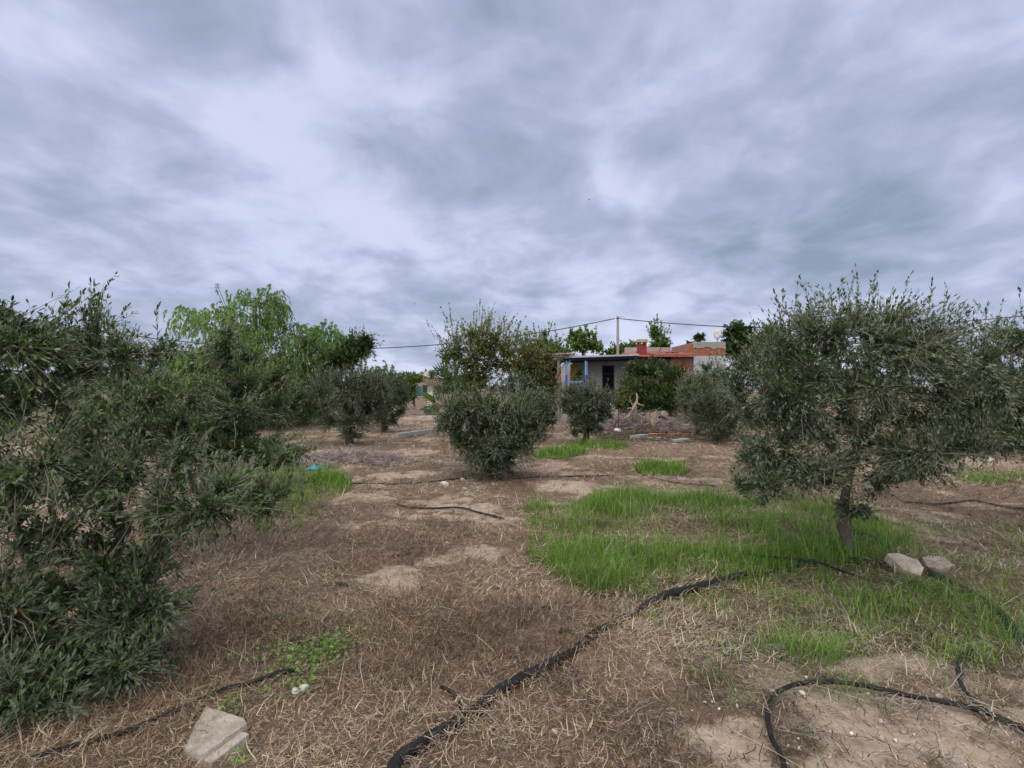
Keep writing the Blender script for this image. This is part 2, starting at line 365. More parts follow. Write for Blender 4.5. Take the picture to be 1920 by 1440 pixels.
# ------------------------------------------------------------------ ground
def build_ground():
    def axis(lo, hi, f0, f1, step, g):
        a = list(np.arange(f0, f1 + 1e-6, step))
        s = step; v = f1
        while v < hi: s *= g; v += s; a.append(v)
        s = step; v = f0; b = []
        while v > lo: s *= g; v -= s; b.append(v)
        return np.array(b[::-1] + a)
    X = axis(-900, 900, -4.5, 4.5, .05, 1.06); Y = axis(-40, 1500, 1.4, 6.5, .05, 1.04)
    gx, gy = np.meshgrid(X, Y); x = gx.ravel(); y = gy.ravel()
    z = hgt(x, y); b = bare(x, y)
    near = (np.abs(x) < 9) & (y < 14)
    z = z + np.where(near, (fbm(x * 9, y * 9, 3) - .5) * .022 * (1 - .5 * b), 0)
    d, h = grass_density(x, y)
    nx, ny = len(X), len(Y)
    i = np.arange(nx - 1)[None, :] + np.arange(ny - 1)[:, None] * nx; i = i.ravel()
    F = np.stack([i, i + 1, i + nx + 1, i + nx], 1)
    me = np_mesh('ground', np.stack([x, y, z], 1), F, {'bare': b, 'green': np.clip(d / 2500, 0, 1)}, smooth=True)
    m, nt, bs = mat('orchard_soil'); L = nt.links.new
    tc = nt.nodes.new('ShaderNodeTexCoord').outputs['Object']
    n1 = noise_node(nt, .9, 6, .6, .2, tc); n2 = noise_node(nt, 14, 8, .7, .3, tc); n3 = noise_node(nt, 70, 4, .7, 0, tc)
    n4 = noise_node(nt, .25, 5, .6, .3, tc)
    litter = ramp(nt, n2, [(.32, (.045, .029, .021)), (.47, (.12, .080, .056)), (.58, (.23, .16, .11)), (.70, (.42, .31, .22))])
    litter = mixc(nt, ramp(nt, n1, [(.42, (0, 0, 0)), (.62, (1, 1, 1))]), litter, mixc(nt, .55, litter, (.17, .12, .085)))
    n5 = noise_node(nt, 2.6, 6, .65, .4, tc)
    litter = mixc(nt, ramp(nt, n3, [(.38, (0, 0, 0)), (.62, (.8, .8, .8))]), litter, (.34, .26, .19))
    litter = mixc(nt, ramp(nt, n5, [(.40, (0, 0, 0)), (.62, (.85, .85, .85))]), litter, mixc(nt, n2, (.12, .070, .052), (.38, .26, .19)))
    soil = ramp(nt, n2, [(.25, (.30, .225, .17)), (.5, (.46, .36, .285)), (.75, (.58, .475, .385))])
    # cracks
    vo = nt.nodes.new('ShaderNodeTexVoronoi'); vo.feature = 'DISTANCE_TO_EDGE'; vo.inputs['Scale'].default_value = 17
    wv = mixc(nt, .25, tc, nt.nodes.new('ShaderNodeTexNoise').outputs['Color']); L(wv, vo.inputs['Vector'])
    crack = ramp(nt, vo.outputs[0], [(.0, (0, 0, 0)), (.06, (1, 1, 1))])
    soil = mixc(nt, mixc(nt, ramp(nt, n1, [(.42, (0, 0, 0)), (.60, (.7, .7, .7))]), (0, 0, 0), mixc(nt, 1.0, (1, 1, 1), crack, 'SUBTRACT')), soil, (.13, .09, .065))
    f = nt.nodes.new('ShaderNodeMath'); f.operation = 'ADD'; f.use_clamp = True
    g = nt.nodes.new('ShaderNodeMath'); g.operation = 'MULTIPLY_ADD'; L(n2, g.inputs[0]); g.inputs[1].default_value = 1.1; g.inputs[2].default_value = -.55
    L(attr(nt, 'bare'), f.inputs[0]); L(g.outputs[0], f.inputs[1])
    fm = ramp(nt, f.outputs[0], [(.25, (0, 0, 0)), (.55, (1, 1, 1))])
    col = mixc(nt, fm, litter, soil)
    # far fields: pale and weedy in patches
    weed = ramp(nt, n4, [(.48, (0, 0, 0)), (.62, (.6, .6, .6))])
    geo = nt.nodes.new('ShaderNodeSeparateXYZ'); L(tc, geo.inputs[0])
    fr = nt.nodes.new('ShaderNodeMapRange'); fr.inputs[1].default_value = 12; fr.inputs[2].default_value = 26; L(geo.outputs[1], fr.inputs[0])
    wf = nt.nodes.new('ShaderNodeMath'); wf.operation = 'MULTIPLY'; L(weed, wf.inputs[0]); L(fr.outputs[0], wf.inputs[1])
    col = mixc(nt, wf.outputs[0], col, (.15, .14, .06))
    gr = nt.nodes.new('ShaderNodeMath'); gr.operation = 'MULTIPLY'; gr.inputs[1].default_value = .5; L(attr(nt, 'green'), gr.inputs[0])
    col = mixc(nt, gr.outputs[0], col, (.05, .065, .022))
    L(col, bs.inputs['Base Color']); bs.inputs['Roughness'].default_value = .95; bs.inputs['Specular IOR Level'].default_value = .15
    hh = nt.nodes.new('ShaderNodeMath'); hh.operation = 'MULTIPLY_ADD'; L(n3, hh.inputs[0]); hh.inputs[1].default_value = .35; L(n2, hh.inputs[2])
    bump(nt, bs, hh.outputs[0], .8, .035)
    o = link('ground', me, m); o['kind'] = 'structure'; o['label'] = 'brown orchard ground with dry litter and pale bare soil'
build_ground()

# ------------------------------------------------------------------ blades: straw, grass
def blades(x, y, z, ang, lean, ln, w, bend, var, seg=2, curl=0.0, rng=None):
    """ribbon blades. ang heading, lean 0=upright..pi/2 flat, bend added lean along the blade"""
    n = len(x); P = np.stack([x, y, z], 1)
    side = np.stack([-np.sin(ang), np.cos(ang), np.zeros(n)], 1)
    V = np.zeros((n, seg * 2 + 1, 3)); cur = P.copy(); a = ang.copy(); l = lean.copy()
    for i in range(seg + 1):
        wi = w * (1 - .55 * i / seg)
        if i == seg: V[:, 2 * seg] = cur
        else:
            V[:, 2 * i] = cur - side * wi[:, None] / 2; V[:, 2 * i + 1] = cur + side * wi[:, None] / 2
            d = np.stack([np.cos(a) * np.sin(l), np.sin(a) * np.sin(l), np.cos(l)], 1)
            cur = cur + d * (ln / seg)[:, None]
            l = l + bend / seg; a = a + curl * (rng.rand(n) - .5 if rng is not None else 0)
            side = np.stack([-np.sin(a), np.cos(a), np.zeros(n)], 1)
    base = np.arange(n)[:, None] * (2 * seg + 1)
    Q = np.concatenate([base + np.array([2 * i, 2 * i + 1, 2 * i + 3, 2 * i + 2]) for i in range(seg - 1)]) if seg > 1 else np.zeros((0, 4), int)
    T = base + np.array([2 * seg - 2, 2 * seg - 1, 2 * seg])
    return V.reshape(-1, 3), Q, T, np.repeat(var, 2 * seg + 1)
def in_view(x, y, m=1.12):
    return (y > 1.2) & (np.abs(x) < y * 1.0667 * m + .5)
def scatter(rng, y0, y1, dens):
    """uniform points on the visible ground wedge"""
    xm = y1 * 1.0667 * 1.1 + .5; n = int(dens * (2 * xm) * (y1 - y0))
    x = rng.uniform(-xm, xm, n); y = rng.uniform(y0, y1, n); k = in_view(x, y); return x[k], y[k]
def straw():
    rng = np.random.RandomState(11)
    for (name, kind, label, matn) in (('dry_straw', 0, 'tan and brown dry straw lying over the orchard floor', 'straw'), ('dead_grass', 1, 'grey weathered dead grass stalks matted over the soil', 'greystraw')):
        Vs, Qs, Ts, vs = [], [], [], []; off = 0
        for (y0, y1, dens, w, l0) in ((1.7, 3.6, 9800, .0043, .050), (3.6, 6.5, 2900, .0066, .07), (6.5, 11, 1000, .011, .11), (11, 22, 260, .018, .15)):
            x, y = scatter(rng, y0, y1, dens * (.60 if kind == 0 else .58))
            b = bare(x, y); zone = fbm(x * .45 + 4, y * .45 + 60, 3)
            # greyer matted stalks towards the lower middle and right, tan and rusty straw elsewhere
            greyz = np.clip((zone - .45) * 4 + np.clip((x + .3) * .5, -1, 1) * np.clip((3.6 - y) * .8, 0, 1), 0, 1)
            share = (.35 + .65 * greyz) if kind else 1 - .6 * greyz
            cl = fbm(x * 3.1 + 9, y * 3.1, 3)
            keep = rng.rand(len(x)) < (1 - b * .97) * (.15 + .85 * share) * np.clip(.75 + (cl - .35) * 2.0, .45, 1)
            x, y, cl, zone = x[keep], y[keep], cl[keep], zone[keep]; n = len(x)
            z = hgt(x, y) + rng.uniform(.001, .034, n) + .10 * np.clip(cl - .42, 0, 1)
            ln = l0 * rng.gamma(3.0, .36, n); flow = fbm(x * .8, y * .8 + 90, 2) * 9
            ang = np.where(rng.rand(n) < .45, flow + rng.normal(0, .6, n), rng.rand(n) * 6.283)
            up = rng.rand(n) < (.26 if y0 < 3 else .10 if y0 < 5 else .03)
            lean = np.where(up, rng.uniform(.3, 1.2, n), rng.uniform(1.15, 1.65, n))
            bend = np.where(up, rng.uniform(.2, 1.2, n), rng.uniform(-.7, .7, n))
            zn = fbm(x * 1.3 + 70, y * 1.3, 3)
            var = np.clip(rng.beta(1.2, 1.7, n) * 1.0 + (zn - .5) * .9, 0, 1)
            V, Q, T, v = blades(x, y, z, ang, lean, ln, w * rng.uniform(.4, 1.3, n), bend, var, 2 if y0 < 6 else 1, 1.6, rng)
            Vs.append(V); Qs.append(Q + off); Ts.append(T + off); vs.append(v); off += len(V)
        if kind == 0:   # standing tufts of dry brown grass
            for (px, py, h, rad, cnt) in [(500, 1115, .11, .10, 320), (735, 1135, .13, .18, 700), (700, 1180, .13, .2, 600), (560, 1190, .15, .25, 800), (430, 1170, .15, .25, 700), (380, 1250, .15, .25, 600), (640, 1150, .1, .2, 300),
                                          (760, 1240, .12, .2, 400), (880, 1190, .12, .2, 400), (340, 1330, .16, .2, 500), (720, 1300, .10, .2, 300), (1010, 1150, .08, .1, 150), (160, 1420, .15, .3, 500), (640, 1380, .08, .2, 250),
                                          (800, 990, .10, .2, 200), (650, 1060, .10, .3, 300), (840, 1120, .10, .2, 250), (1770, 930, .10, .4, 200), (1840, 1020, .14, .4, 400), (1900, 1110, .14, .3, 300), (1020, 1090, .1, .2, 200)]:
                cx, cy = G(px, py); n = int(cnt * .7)
                x = cx + rng.normal(0, rad * .6, n); y = cy + rng.normal(0, rad * .6, n)
                V, Q, T, v = blades(x, y, hgt(x, y), rng.rand(n) * 6.283, rng.uniform(.3, 1.3, n), h * rng.uniform(.5, 1.5, n), rng.uniform(.0018, .0032, n), rng.uniform(.2, 1.6, n), np.clip(rng.beta(2, 2, n) * .8, 0, 1), 3, .5, rng)
                Vs.append(V); Qs.append(Q + off); Ts.append(T + off); vs.append(v); off += len(V)
            # long single straws
            x, y = scatter(rng, 1.7, 5, 8); n = len(x)
            V, Q, T, v = blades(x, y, hgt(x, y) + .03, rng.rand(n) * 6.283, rng.uniform(1.42, 1.55, n), rng.uniform(.15, .55, n), rng.uniform(.0022, .0036, n), rng.uniform(-.1, .25, n), rng.uniform(.8, 1, n), 3, .25, rng)
            Vs.append(V); Qs.append(Q + off); Ts.append(T + off); vs.append(v); off += len(V)
        me = np_mesh(name, np.concatenate(Vs), [np.concatenate(Qs), np.concatenate(Ts)], np.concatenate(vs))
        tag(link(name, me, M[matn]), label, 'straw' if kind == 0 else 'dead grass', kind='stuff')
straw()
def grass():
    rng = np.random.RandomState(21)
    Vs, Qs, Ts, vs = [], [], [], []; off = 0
    for (y0, y1, mul, w) in ((2.0, 4.2, 1.15, .0036), (4.2, 7.5, .95, .0050), (7.5, 11, .75, .009), (11, 20, .5, .014)):
        x, y = scatter(rng, y0, y1, 3600 * mul)
        d, h = grass_density(x, y); cl = fbm(x * 3.4 + 70, y * 3.4, 3); bald = fbm(x * 1.4 + 7, y * 1.4 + 3, 3)
        # thin spot in the middle of the big patch
        cx, cy = G(1210, 985); hole = np.exp(-(((x - cx) / .55) ** 2 + ((y - cy) / .28) ** 2))
        p = d / 3600 * np.clip((cl - .22) * 4.5, .10, 1.1) * np.clip((.82 - bald) * 4.5, .2, 1) * (1 - .85 * hole)
        # a thin sprinkle of single blades in the litter
        p = np.maximum(p, .006 * np.clip((fbm(x * .7 + 50, y * .7, 3) - .45) * 6, 0, 1) + .022 * np.clip((x - .4) * 1.2, 0, 1) * np.clip((3.4 - y), 0, 1))
        k = rng.rand(len(x)) < p; x, y, h, cl, bald = x[k], y[k], h[k], cl[k], bald[k]; n = len(x)
        hh = h * rng.gamma(4, 1 / 4, n) * (.1 + 1.8 * cl) * np.clip((.80 - bald) * 3, .35, 1)
        V, Q, T, v = blades(x, y, hgt(x, y), rng.rand(n) * 6.283, rng.uniform(.05, .85, n), hh * 1.2, w * rng.uniform(.6, 1.4, n), rng.uniform(.2, 2.0, n), np.clip(rng.beta(1.5, 1.7, n) * .98 + (bald - .5) * .9, 0, 1), 3 if y0 < 4 else 2, .3, rng)
        Vs.append(V); Qs.append(Q + off); Ts.append(T + off); vs.append(v); off += len(V)
    me = np_mesh('green_grass', np.concatenate(Vs), [np.concatenate(Qs), np.concatenate(Ts)], np.concatenate(vs))
    tag(link('green_grass', me, M['grass']), 'fresh bright green grass growing in patches round the olive trees', 'grass', kind='stuff')
grass()
def weeds():
    rng = np.random.RandomState(31); Vs, Fs, vs = [], [], []; off = 0
    for (px, py, rad, n) in [(620, 1222, .11, 300), (560, 1240, .16, 170), (590, 1265, .12, 110), (540, 1290, .1, 50), (440, 1330, .06, 40), (448, 1438, .03, 30), (650, 1175, .06, 25), (520, 1215, .07, 30), (470, 1240, .08, 30), (560, 1300, .06, 30), (640, 1100, .3, 40), (560, 1165, .2, 60), (690, 1205, .2, 40)]:
        cx, cy = G(px, py)
        x = cx + rng.normal(0, rad * .7, n); y = cy + rng.normal(0, rad * .7, n); z = hgt(x, y) + rng.uniform(.03, .10, n)
        r = rng.uniform(.004, .0095, n); an = rng.rand(n) * 6.28; t = rng.normal(0, .35, (n, 2))
        k = 6; th = np.arange(k) / k * 6.283
        lx = r[:, None] * np.cos(th) * 1.25; ly = r[:, None] * np.sin(th)
        X = x[:, None] + lx * np.cos(an)[:, None] - ly * np.sin(an)[:, None]; Y = y[:, None] + lx * np.sin(an)[:, None] + ly * np.cos(an)[:, None]
        Z = z[:, None] + (X - x[:, None]) * t[:, :1] + (Y - y[:, None]) * t[:, 1:]
        V = np.stack([X, Y, Z], -1).reshape(-1, 3)
        Vs.append(V); Fs.append(off + np.arange(n)[:, None] * k + np.arange(k)); vs.append(np.repeat(rng.rand(n), k)); off += len(V)
    me = np_mesh('green_weeds', np.concatenate(Vs), [np.concatenate(Fs)], np.concatenate(vs))
    tag(link('green_weeds', me, M['weed']), 'small bright green round-leaved weeds in the dry straw', 'weeds', kind='stuff')
weeds()

# ------------------------------------------------------------------ trees
LEAF8 = (np.array([0, .3, .3, .3, .68, .68, .68, 1.0]), np.array([0, -.5, 0, .5, -.42, 0, .42, 0]), np.array([0, 0, -.12, 0, 0, -.1, 0, .03]),
         [np.array([[0, 1, 2], [0, 2, 3], [4, 7, 5], [5, 7, 6]]), np.array([[1, 4, 5, 2], [2, 5, 6, 3]])])
LEAF4 = (np.array([0, .4, .4, 1.0]), np.array([0, -.5, .5, 0]), np.array([0, .04, .04, 0]), [np.array([[0, 1, 3, 2]])])
LEAF6 = (np.array([0, .35, .35, .75, .75, 1.0]), np.array([0, -.5, .5, -.4, .4, 0]), np.array([0, .05, .05, .02, .02, -.05]), [np.array([[0, 1, 2], [3, 5, 4]]), np.array([[1, 3, 4, 2]])])
def leaves_mesh(P, D, Nn, ln, w, var, tpl):
    T, Sd, Hh, FF = tpl; D = D / (np.linalg.norm(D, axis=1)[:, None] + 1e-9)
    Sx = np.cross(D, Nn); Sx /= np.linalg.norm(Sx, axis=1)[:, None] + 1e-9; U = np.cross(Sx, D)
    V = P[:, None] + D[:, None] * (T[None, :, None] * ln[:, None, None]) + Sx[:, None] * (Sd[None, :, None] * w[:, None, None]) + U[:, None] * (Hh[None, :, None] * ln[:, None, None])
    k = len(T); b = np.arange(len(P))[:, None, None] * k
    return V.reshape(-1, 3), [(b + f[None]).reshape(-1, f.shape[1]) for f in FF], np.repeat(var, k)
def unit(v): return v / (np.linalg.norm(v, axis=-1, keepdims=True) + 1e-9)
def blob_pts(rng, blobs, n, lo, hi, rag=.25):
    w = np.array([b[2] if len(b) > 2 else b[1][0] * b[1][1] * b[1][2] for b in blobs], float); w /= w.sum()
    ix = rng.choice(len(blobs), n, p=w); c = np.array([b[0] for b in blobs])[ix]; r = np.array([b[1] for b in blobs])[ix]
    d = unit(rng.normal(size=(n, 3))); rr = lo + (hi - lo) * rng.rand(n) ** .7
    lump = 1 + rag * np.sin(d[:, 0] * 5.1 + ix * 2 + 1) * np.sin(d[:, 1] * 4.3 + ix) + rag * .8 * np.sin(d[:, 2] * 7.7 + ix * 3 + d[:, 0] * 6)
    return c + d * r * (rr * lump)[:, None], ix
def tree(name, base, stems, blobs, label, cat='olive tree', leaf='olive_dark', bark='trunk', twigm='twig', seed=0, limbs=40, twigs=900, per=16,
         leaf_l=.05, leaf_w=.011, twig_l=.35, droop=0.0, upb=.5, rag=.25, tpl=LEAF4, twig_r=.0022, shoots=0, shoot_l=.35, lo=.45, dead=0, single=0, group=None, hang=0, floor=.08, twig_vis=True, spread=.9, lr=1.0, clump=4.0, tw_skip=1):
    """stems: list of (points relative to base, r0, r1). blobs: (centre rel, radii[, weight])"""
    rng = np.random.RandomState(seed); bz = gz(base[0], base[1]); B = np.array([base[0], base[1], bz])
    root = empty(name, tuple(B), 0, label, cat, group)
    NP, ND, mb = [], [], MB()
    for pts, r0, r1 in stems:
        P = np.array(pts, float); k = max(6, int(len(P) * 4)); t = np.linspace(0, len(P) - 1, k)
        Q = np.stack([np.interp(t, np.arange(len(P)), P[:, i]) for i in range(3)], 1)
        Q[1:-1] = (Q[:-2] + Q[1:-1] * 2 + Q[2:]) / 4
        Q[1:-1] += rng.normal(0, r0 * .22, Q[1:-1].shape)
        rr = np.linspace(r0, r1, k) * (1 + .14 * rng.randn(k)); rr[0] = r0 * 1.35
        if pts[0][2] <= .01: Q[0][2] = -.08
        mb.tube(Q, rr, 8); NP.append(Q[1:]); ND.append(unit(np.gradient(Q, axis=0))[1:])
    mb.build('trunk', M[bark], root, smooth=True)
    NP = np.concatenate(NP); ND = np.concatenate(ND)
    # limbs
    tg, _ = blob_pts(rng, blobs, limbs, .1, .75, rag * .5); o0 = np.argsort(np.linalg.norm(tg, axis=1)); tg = tg[o0]
    lp = []
    for p in tg:
        dd = np.linalg.norm(NP - p, axis=1) + np.clip(NP[:, 2] - p[2], 0, 1) * 1.2
        q = int(np.argmin(dd)); a = NP[q]; L_ = np.linalg.norm(p - a)
        if L_ < .05: continue
        c = a + ND[q] * L_ * .35 + np.array([0, 0, .1 * L_]) + rng.normal(0, .06 * L_, 3)
        t = np.linspace(0, 1, 7)[:, None]; C = (1 - t) ** 2 * a + 2 * t * (1 - t) * c + t * t * p
        C[1:-1] += rng.normal(0, .02 * L_, C[1:-1].shape)
        lp.append(C); NP = np.concatenate([NP, C[2:]]); ND = np.concatenate([ND, unit(np.gradient(C, axis=0))[2:]])
    lp = np.array(lp); Ls = np.linalg.norm(lp[:, -1] - lp[:, 0], axis=1)
    r0 = np.clip(.006 + .014 * Ls, 0, .035) * lr
    rad = r0[:, None] * np.linspace(1, .35, 7)[None]
    V1, F1 = tubes(lp, rad, 5)
    # twigs
    tp, ix = blob_pts(rng, blobs, twigs, lo, 1.0, rag)
    tp = tp[tp[:, 2] > floor]
    cn = vnoise(tp[:, 0] * clump + tp[:, 1] * 1.7 + seed, tp[:, 2] * clump + tp[:, 1] * 1.3 + 7); tp = tp[cn > .27]; n = len(tp)
    hue = fbm(tp[:, 0] * clump * .6 + 31 + tp[:, 1], tp[:, 2] * clump * .6 + seed, 2) - .5
    NP2 = NP; q = np.empty(n, int)
    for s in range(0, n, 500):
        dm = np.linalg.norm(tp[s:s + 500, None] - NP2[None], axis=2); q[s:s + 500] = np.argmin(dm, 1)
    a = NP2[q]; v = tp - a; L_ = np.linalg.norm(v, axis=1)
    # a second order: long reaches start nearer
    far = L_ > twig_l * 1.6
    a = np.where(far[:, None], tp - unit(v) * twig_l * 1.6, a); v = tp - a; L_ = np.linalg.norm(v, axis=1)
    bigs = NP2[q][far]
    K = 6; t = np.linspace(0, 1, K)[None, :, None]
    c = a + ND[q] * (L_ * .3)[:, None] + np.array([0, 0, 1.0]) * (L_ * .22 * upb)[:, None]
    end = tp + np.array([0, 0, 1.0]) * (L_ * .25 * (upb - droop))[:, None]
    if hang:
        end = tp + np.array([0, 0, -1.0]) * (hang * rng.uniform(.3, 1.2, n))[:, None] + rng.normal(0, .06, (n, 3)); c = tp + np.array([0, 0, .05])
        a = tp - unit(v) * .12
    C = (1 - t) ** 2 * a[:, None] + 2 * t * (1 - t) * c[:, None] + t * t * end[:, None]
    C[:, 1:-1] += rng.normal(0, .012, C[:, 1:-1].shape)
    if shoots:
        sx, six = blob_pts(rng, blobs, shoots * 3, .85, 1.0, rag); sx = sx[np.argsort(-sx[:, 2] + rng.rand(len(sx)) * .5)][:shoots]
        dirs = unit(rng.normal(0, .35, (len(sx), 3)) + np.array([0, 0, 1.0]) + unit(sx - np.array(blobs[0][0])) * .5); ll = shoot_l * rng.uniform(.5, 1.2, len(sx))
        Cs = sx[:, None] - dirs[:, None] * .1 + dirs[:, None] * (t * (ll[:, None, None] + .1)); Cs[:, 2:] += np.cumsum(rng.normal(0, .012, Cs[:, 2:].shape), 1)
        C = np.concatenate([C, Cs]); n = len(C)
    if far.any():
        # connect the far ones with a thin branch
        fa = bigs; fb = a[:len(far)][far]; tt = np.linspace(0, 1, K)[None, :, None]
        FC = fa[:, None] * (1 - tt) + fb[:, None] * tt; FC[:, 1:-1] += rng.normal(0, .02, FC[:, 1:-1].shape)
        FC = FC[:, [0, 2, 5]]; V3, F3 = tubes(FC, np.full(FC.shape[:2], twig_r * 2.0), 3)
    else: V3, F3 = np.zeros((0, 3)), np.zeros((0, 4), int)
    rt = np.linspace(1.6, .5, K)[None] * twig_r * np.ones((n, 1))
    V2, F2 = tubes(C[::tw_skip][:, [0, 2, 5]], rt[::tw_skip][:, [0, 2, 5]], 3)
    Vb = [V1, V3] + ([V2] if twig_vis else []); Fb = [F1, F3 + len(V1)] + ([F2 + len(V1) + len(V3)] if twig_vis else [])
    if dead:   # bare grey twigs that arch out of the crown
        k = rng.choice(np.where(C[:, 3, 2] < np.percentile(C[:, 3, 2], 72))[0], dead); st = C[k][:, 3]; dr = unit(st - np.array(blobs[0][0])) * .8 + rng.normal(0, .5, (dead, 3)) + np.array([0, 0, -.35]); dr = unit(dr)
        tt = np.linspace(0, 1, K)[None, :, None]; ll = rng.uniform(.12, .38, dead)[:, None, None]
        DC = st[:, None] + dr[:, None] * tt * ll + np.array([0, 0, -1.0]) * (tt ** 2) * ll * rng.uniform(-.4, .8, dead)[:, None, None]
        DC[:, 1:] += np.cumsum(rng.normal(0, .012, DC[:, 1:].shape), 1)
        V4, F4 = tubes(DC, np.linspace(1.3, .5, K)[None] * np.full((dead, 1), twig_r * 1.25), 4); o4 = sum(len(v) for v in Vb); Vb.append(V4); Fb.append(F4 + o4)
    link('branches', np_mesh('branches', np.concatenate(Vb), [np.concatenate(Fb)], smooth=True), M[twigm], root)
    # leaves
    m = per; tt = np.concatenate([rng.uniform(.12 if not hang else .02, 1.0, (n, m - 1)), np.ones((n, 1))], 1)
    fi = tt * (K - 1); i0 = np.clip(fi.astype(int), 0, K - 2); fr = (fi - i0)[..., None]
    rows = np.arange(n)[:, None]; P = C[rows, i0] * (1 - fr) + C[rows, i0 + 1] * fr
    Tn = unit(C[rows, i0 + 1] - C[rows, i0]); rnd = unit(rng.normal(size=P.shape)); sd_ = unit(rnd - Tn * (rnd * Tn).sum(-1, keepdims=True))
    an = rng.uniform(.35, 1.15, (n, m, 1)) * spread; an[:, -1] = .1
    D = Tn * np.cos(an) + sd_ * np.sin(an) + np.array([0, 0, .12 - droop * .6])
    if hang: D = Tn * .5 + sd_ * .45 + np.array([0, 0, -.8])
    Nn = np.cross(D, np.cross(np.array([0, 0, 1.0]), D)) + rng.normal(0, .45, D.shape) if not hang else rng.normal(size=D.shape)
    ln = leaf_l * rng.uniform(.65, 1.2, (n, m)); ww = leaf_w * rng.uniform(.8, 1.2, (n, m))
    hue = np.concatenate([hue, np.full(n - len(hue), .12)]) if n > len(hue) else hue
    tv = rng.normal(0, .13, (n, 1)) + hue[:, None] * .7 + rng.beta(2, 2.3, (n, m)) * .85 + .22 * (tt - .6)
    var = np.clip(tv, 0, .93); var = np.where(rng.rand(n, m) < .006, 1.0, var)
    P = P.reshape(-1, 3); D = D.reshape(-1, 3); Nn = Nn.reshape(-1, 3); ln = ln.ravel(); ww = ww.ravel(); var = var.ravel()
    ok = P[:, 2] > .02
    P, D, Nn, ln, ww, var = P[ok], D[ok], Nn[ok], ln[ok], ww[ok], var[ok]
    if single:
        W = P + B; dist = np.linalg.norm(W - np.array([0, 0, H]), axis=1)
        vis = (W[:, 1] > .4) & (np.abs(W[:, 0]) < W[:, 1] * 1.05) & (np.abs(W[:, 2] - H) < W[:, 1] * .79)
        order = np.argsort(np.where(vis, dist - ln * 4, 1e9))[:single]
        protos = LEAF_PROTOS[leaf]
        for i in order:
            d = Vector(D[i]).normalized(); s = d.cross(Vector(Nn[i])).normalized(); u = s.cross(d)
            mt = Matrix((( d.x * ln[i], s.x * ww[i], u.x * ln[i], P[i][0]), (d.y * ln[i], s.y * ww[i], u.y * ln[i], P[i][1]), (d.z * ln[i], s.z * ww[i], u.z * ln[i], P[i][2]), (0, 0, 0, 1)))
            o = bpy.data.objects.new('leaf', protos[min(7, int(var[i] * 8))]); COL.objects.link(o); o.parent = root; o.matrix_local = mt
        mk = np.ones(len(P), bool); mk[order] = False
        P, D, Nn, ln, ww, var = P[mk], D[mk], Nn[mk], ln[mk], ww[mk], var[mk]
    V, F, v = leaves_mesh(P, D, Nn, ln, ww, var, tpl)
    o = link('foliage', np_mesh('foliage', V, F, v), M[leaf], root); o['kind'] = 'stuff'
    return root
LEAF_PROTOS = {}
for key in ('olive_near', 'olive_silver'):
    LEAF_PROTOS[key] = []
    for i in range(8):
        V, F, v = leaves_mesh(np.zeros((1, 3)), np.array([[1., 0, 0]]), np.array([[0, 0, 1.]]), np.ones(1), np.ones(1), np.array([(i + .5) / 8 * .93]), LEAF8)
        me = np_mesh('leaf', V, F, v); me.materials.append(M[key]); LEAF_PROTOS[key].append(me)

def rel(px, py, d, b):
    p = at(px, py, d); return (p[0] - b[0], p[1] - b[1], p[2])
# near left olive, several stems, with the dense suckers round its foot
bA = G(150, 1225)
def A(px, py, d): return rel(px, py, d, bA)
tree('olive_tree', bA, [([(0, 0, 0), A(235, 1000, 2.95), A(190, 850, 3.0), A(110, 760, 3.0), A(60, 690, 3.0), A(20, 600, 2.9)], .045, .016),
                        ([(.05, .05, 0), A(300, 1010, 3.0), A(330, 900, 3.1), A(400, 800, 3.3)], .03, .012),
                        ([(-.1, 0, 0), A(40, 1000, 2.7), A(-60, 850, 2.7)], .035, .012)],
     [(A(50, 640, 2.9), (.42, .42, .27)), (A(205, 670, 3.1), (.40, .4, .24)), (A(150, 585, 3.0), (.16, .2, .15), .008), (A(-60, 700, 2.8), (.45, .5, .45)), (A(60, 880, 2.7), (.55, .4, .40)),
      (A(330, 940, 2.9), (.62, .42, .36)), (A(480, 925, 3.1), (.36, .3, .20), .03), (A(120, 1170, 2.65), (.62, .38, .50)), (A(235, 1230, 2.6), (.36, .3, .32)), (A(60, 1330, 2.35), (.5, .28, .34), .12), (A(180, 1040, 2.8), (.5, .35, .3)), (A(90, 1290, 2.45), (.38, .25, .3), .12), (A(-40, 1200, 2.4), (.4, .3, .5)), (A(230, 1160, 2.6), (.4, .3, .34), .08), (A(30, 1340, 2.35), (.45, .25, .26), .08), (A(110, 1370, 2.35), (.22, .2, .2), .02), (A(-60, 1380, 2.3), (.4, .25, .35), .05)],
     'nearest olive tree filling the lower left corner beside the long concrete block', leaf='olive_near', seed=3, limbs=110, twigs=8200, per=15, leaf_l=.043, leaf_w=.0115, twig_l=.28, clump=6, tpl=LEAF6, shoots=110, shoot_l=.20, dead=330, single=300, floor=.05, rag=.3, lo=.35, twig_r=.0018)
bB = G(385, 965)
def Bf(px, py, d): return rel(px, py, d, bB)
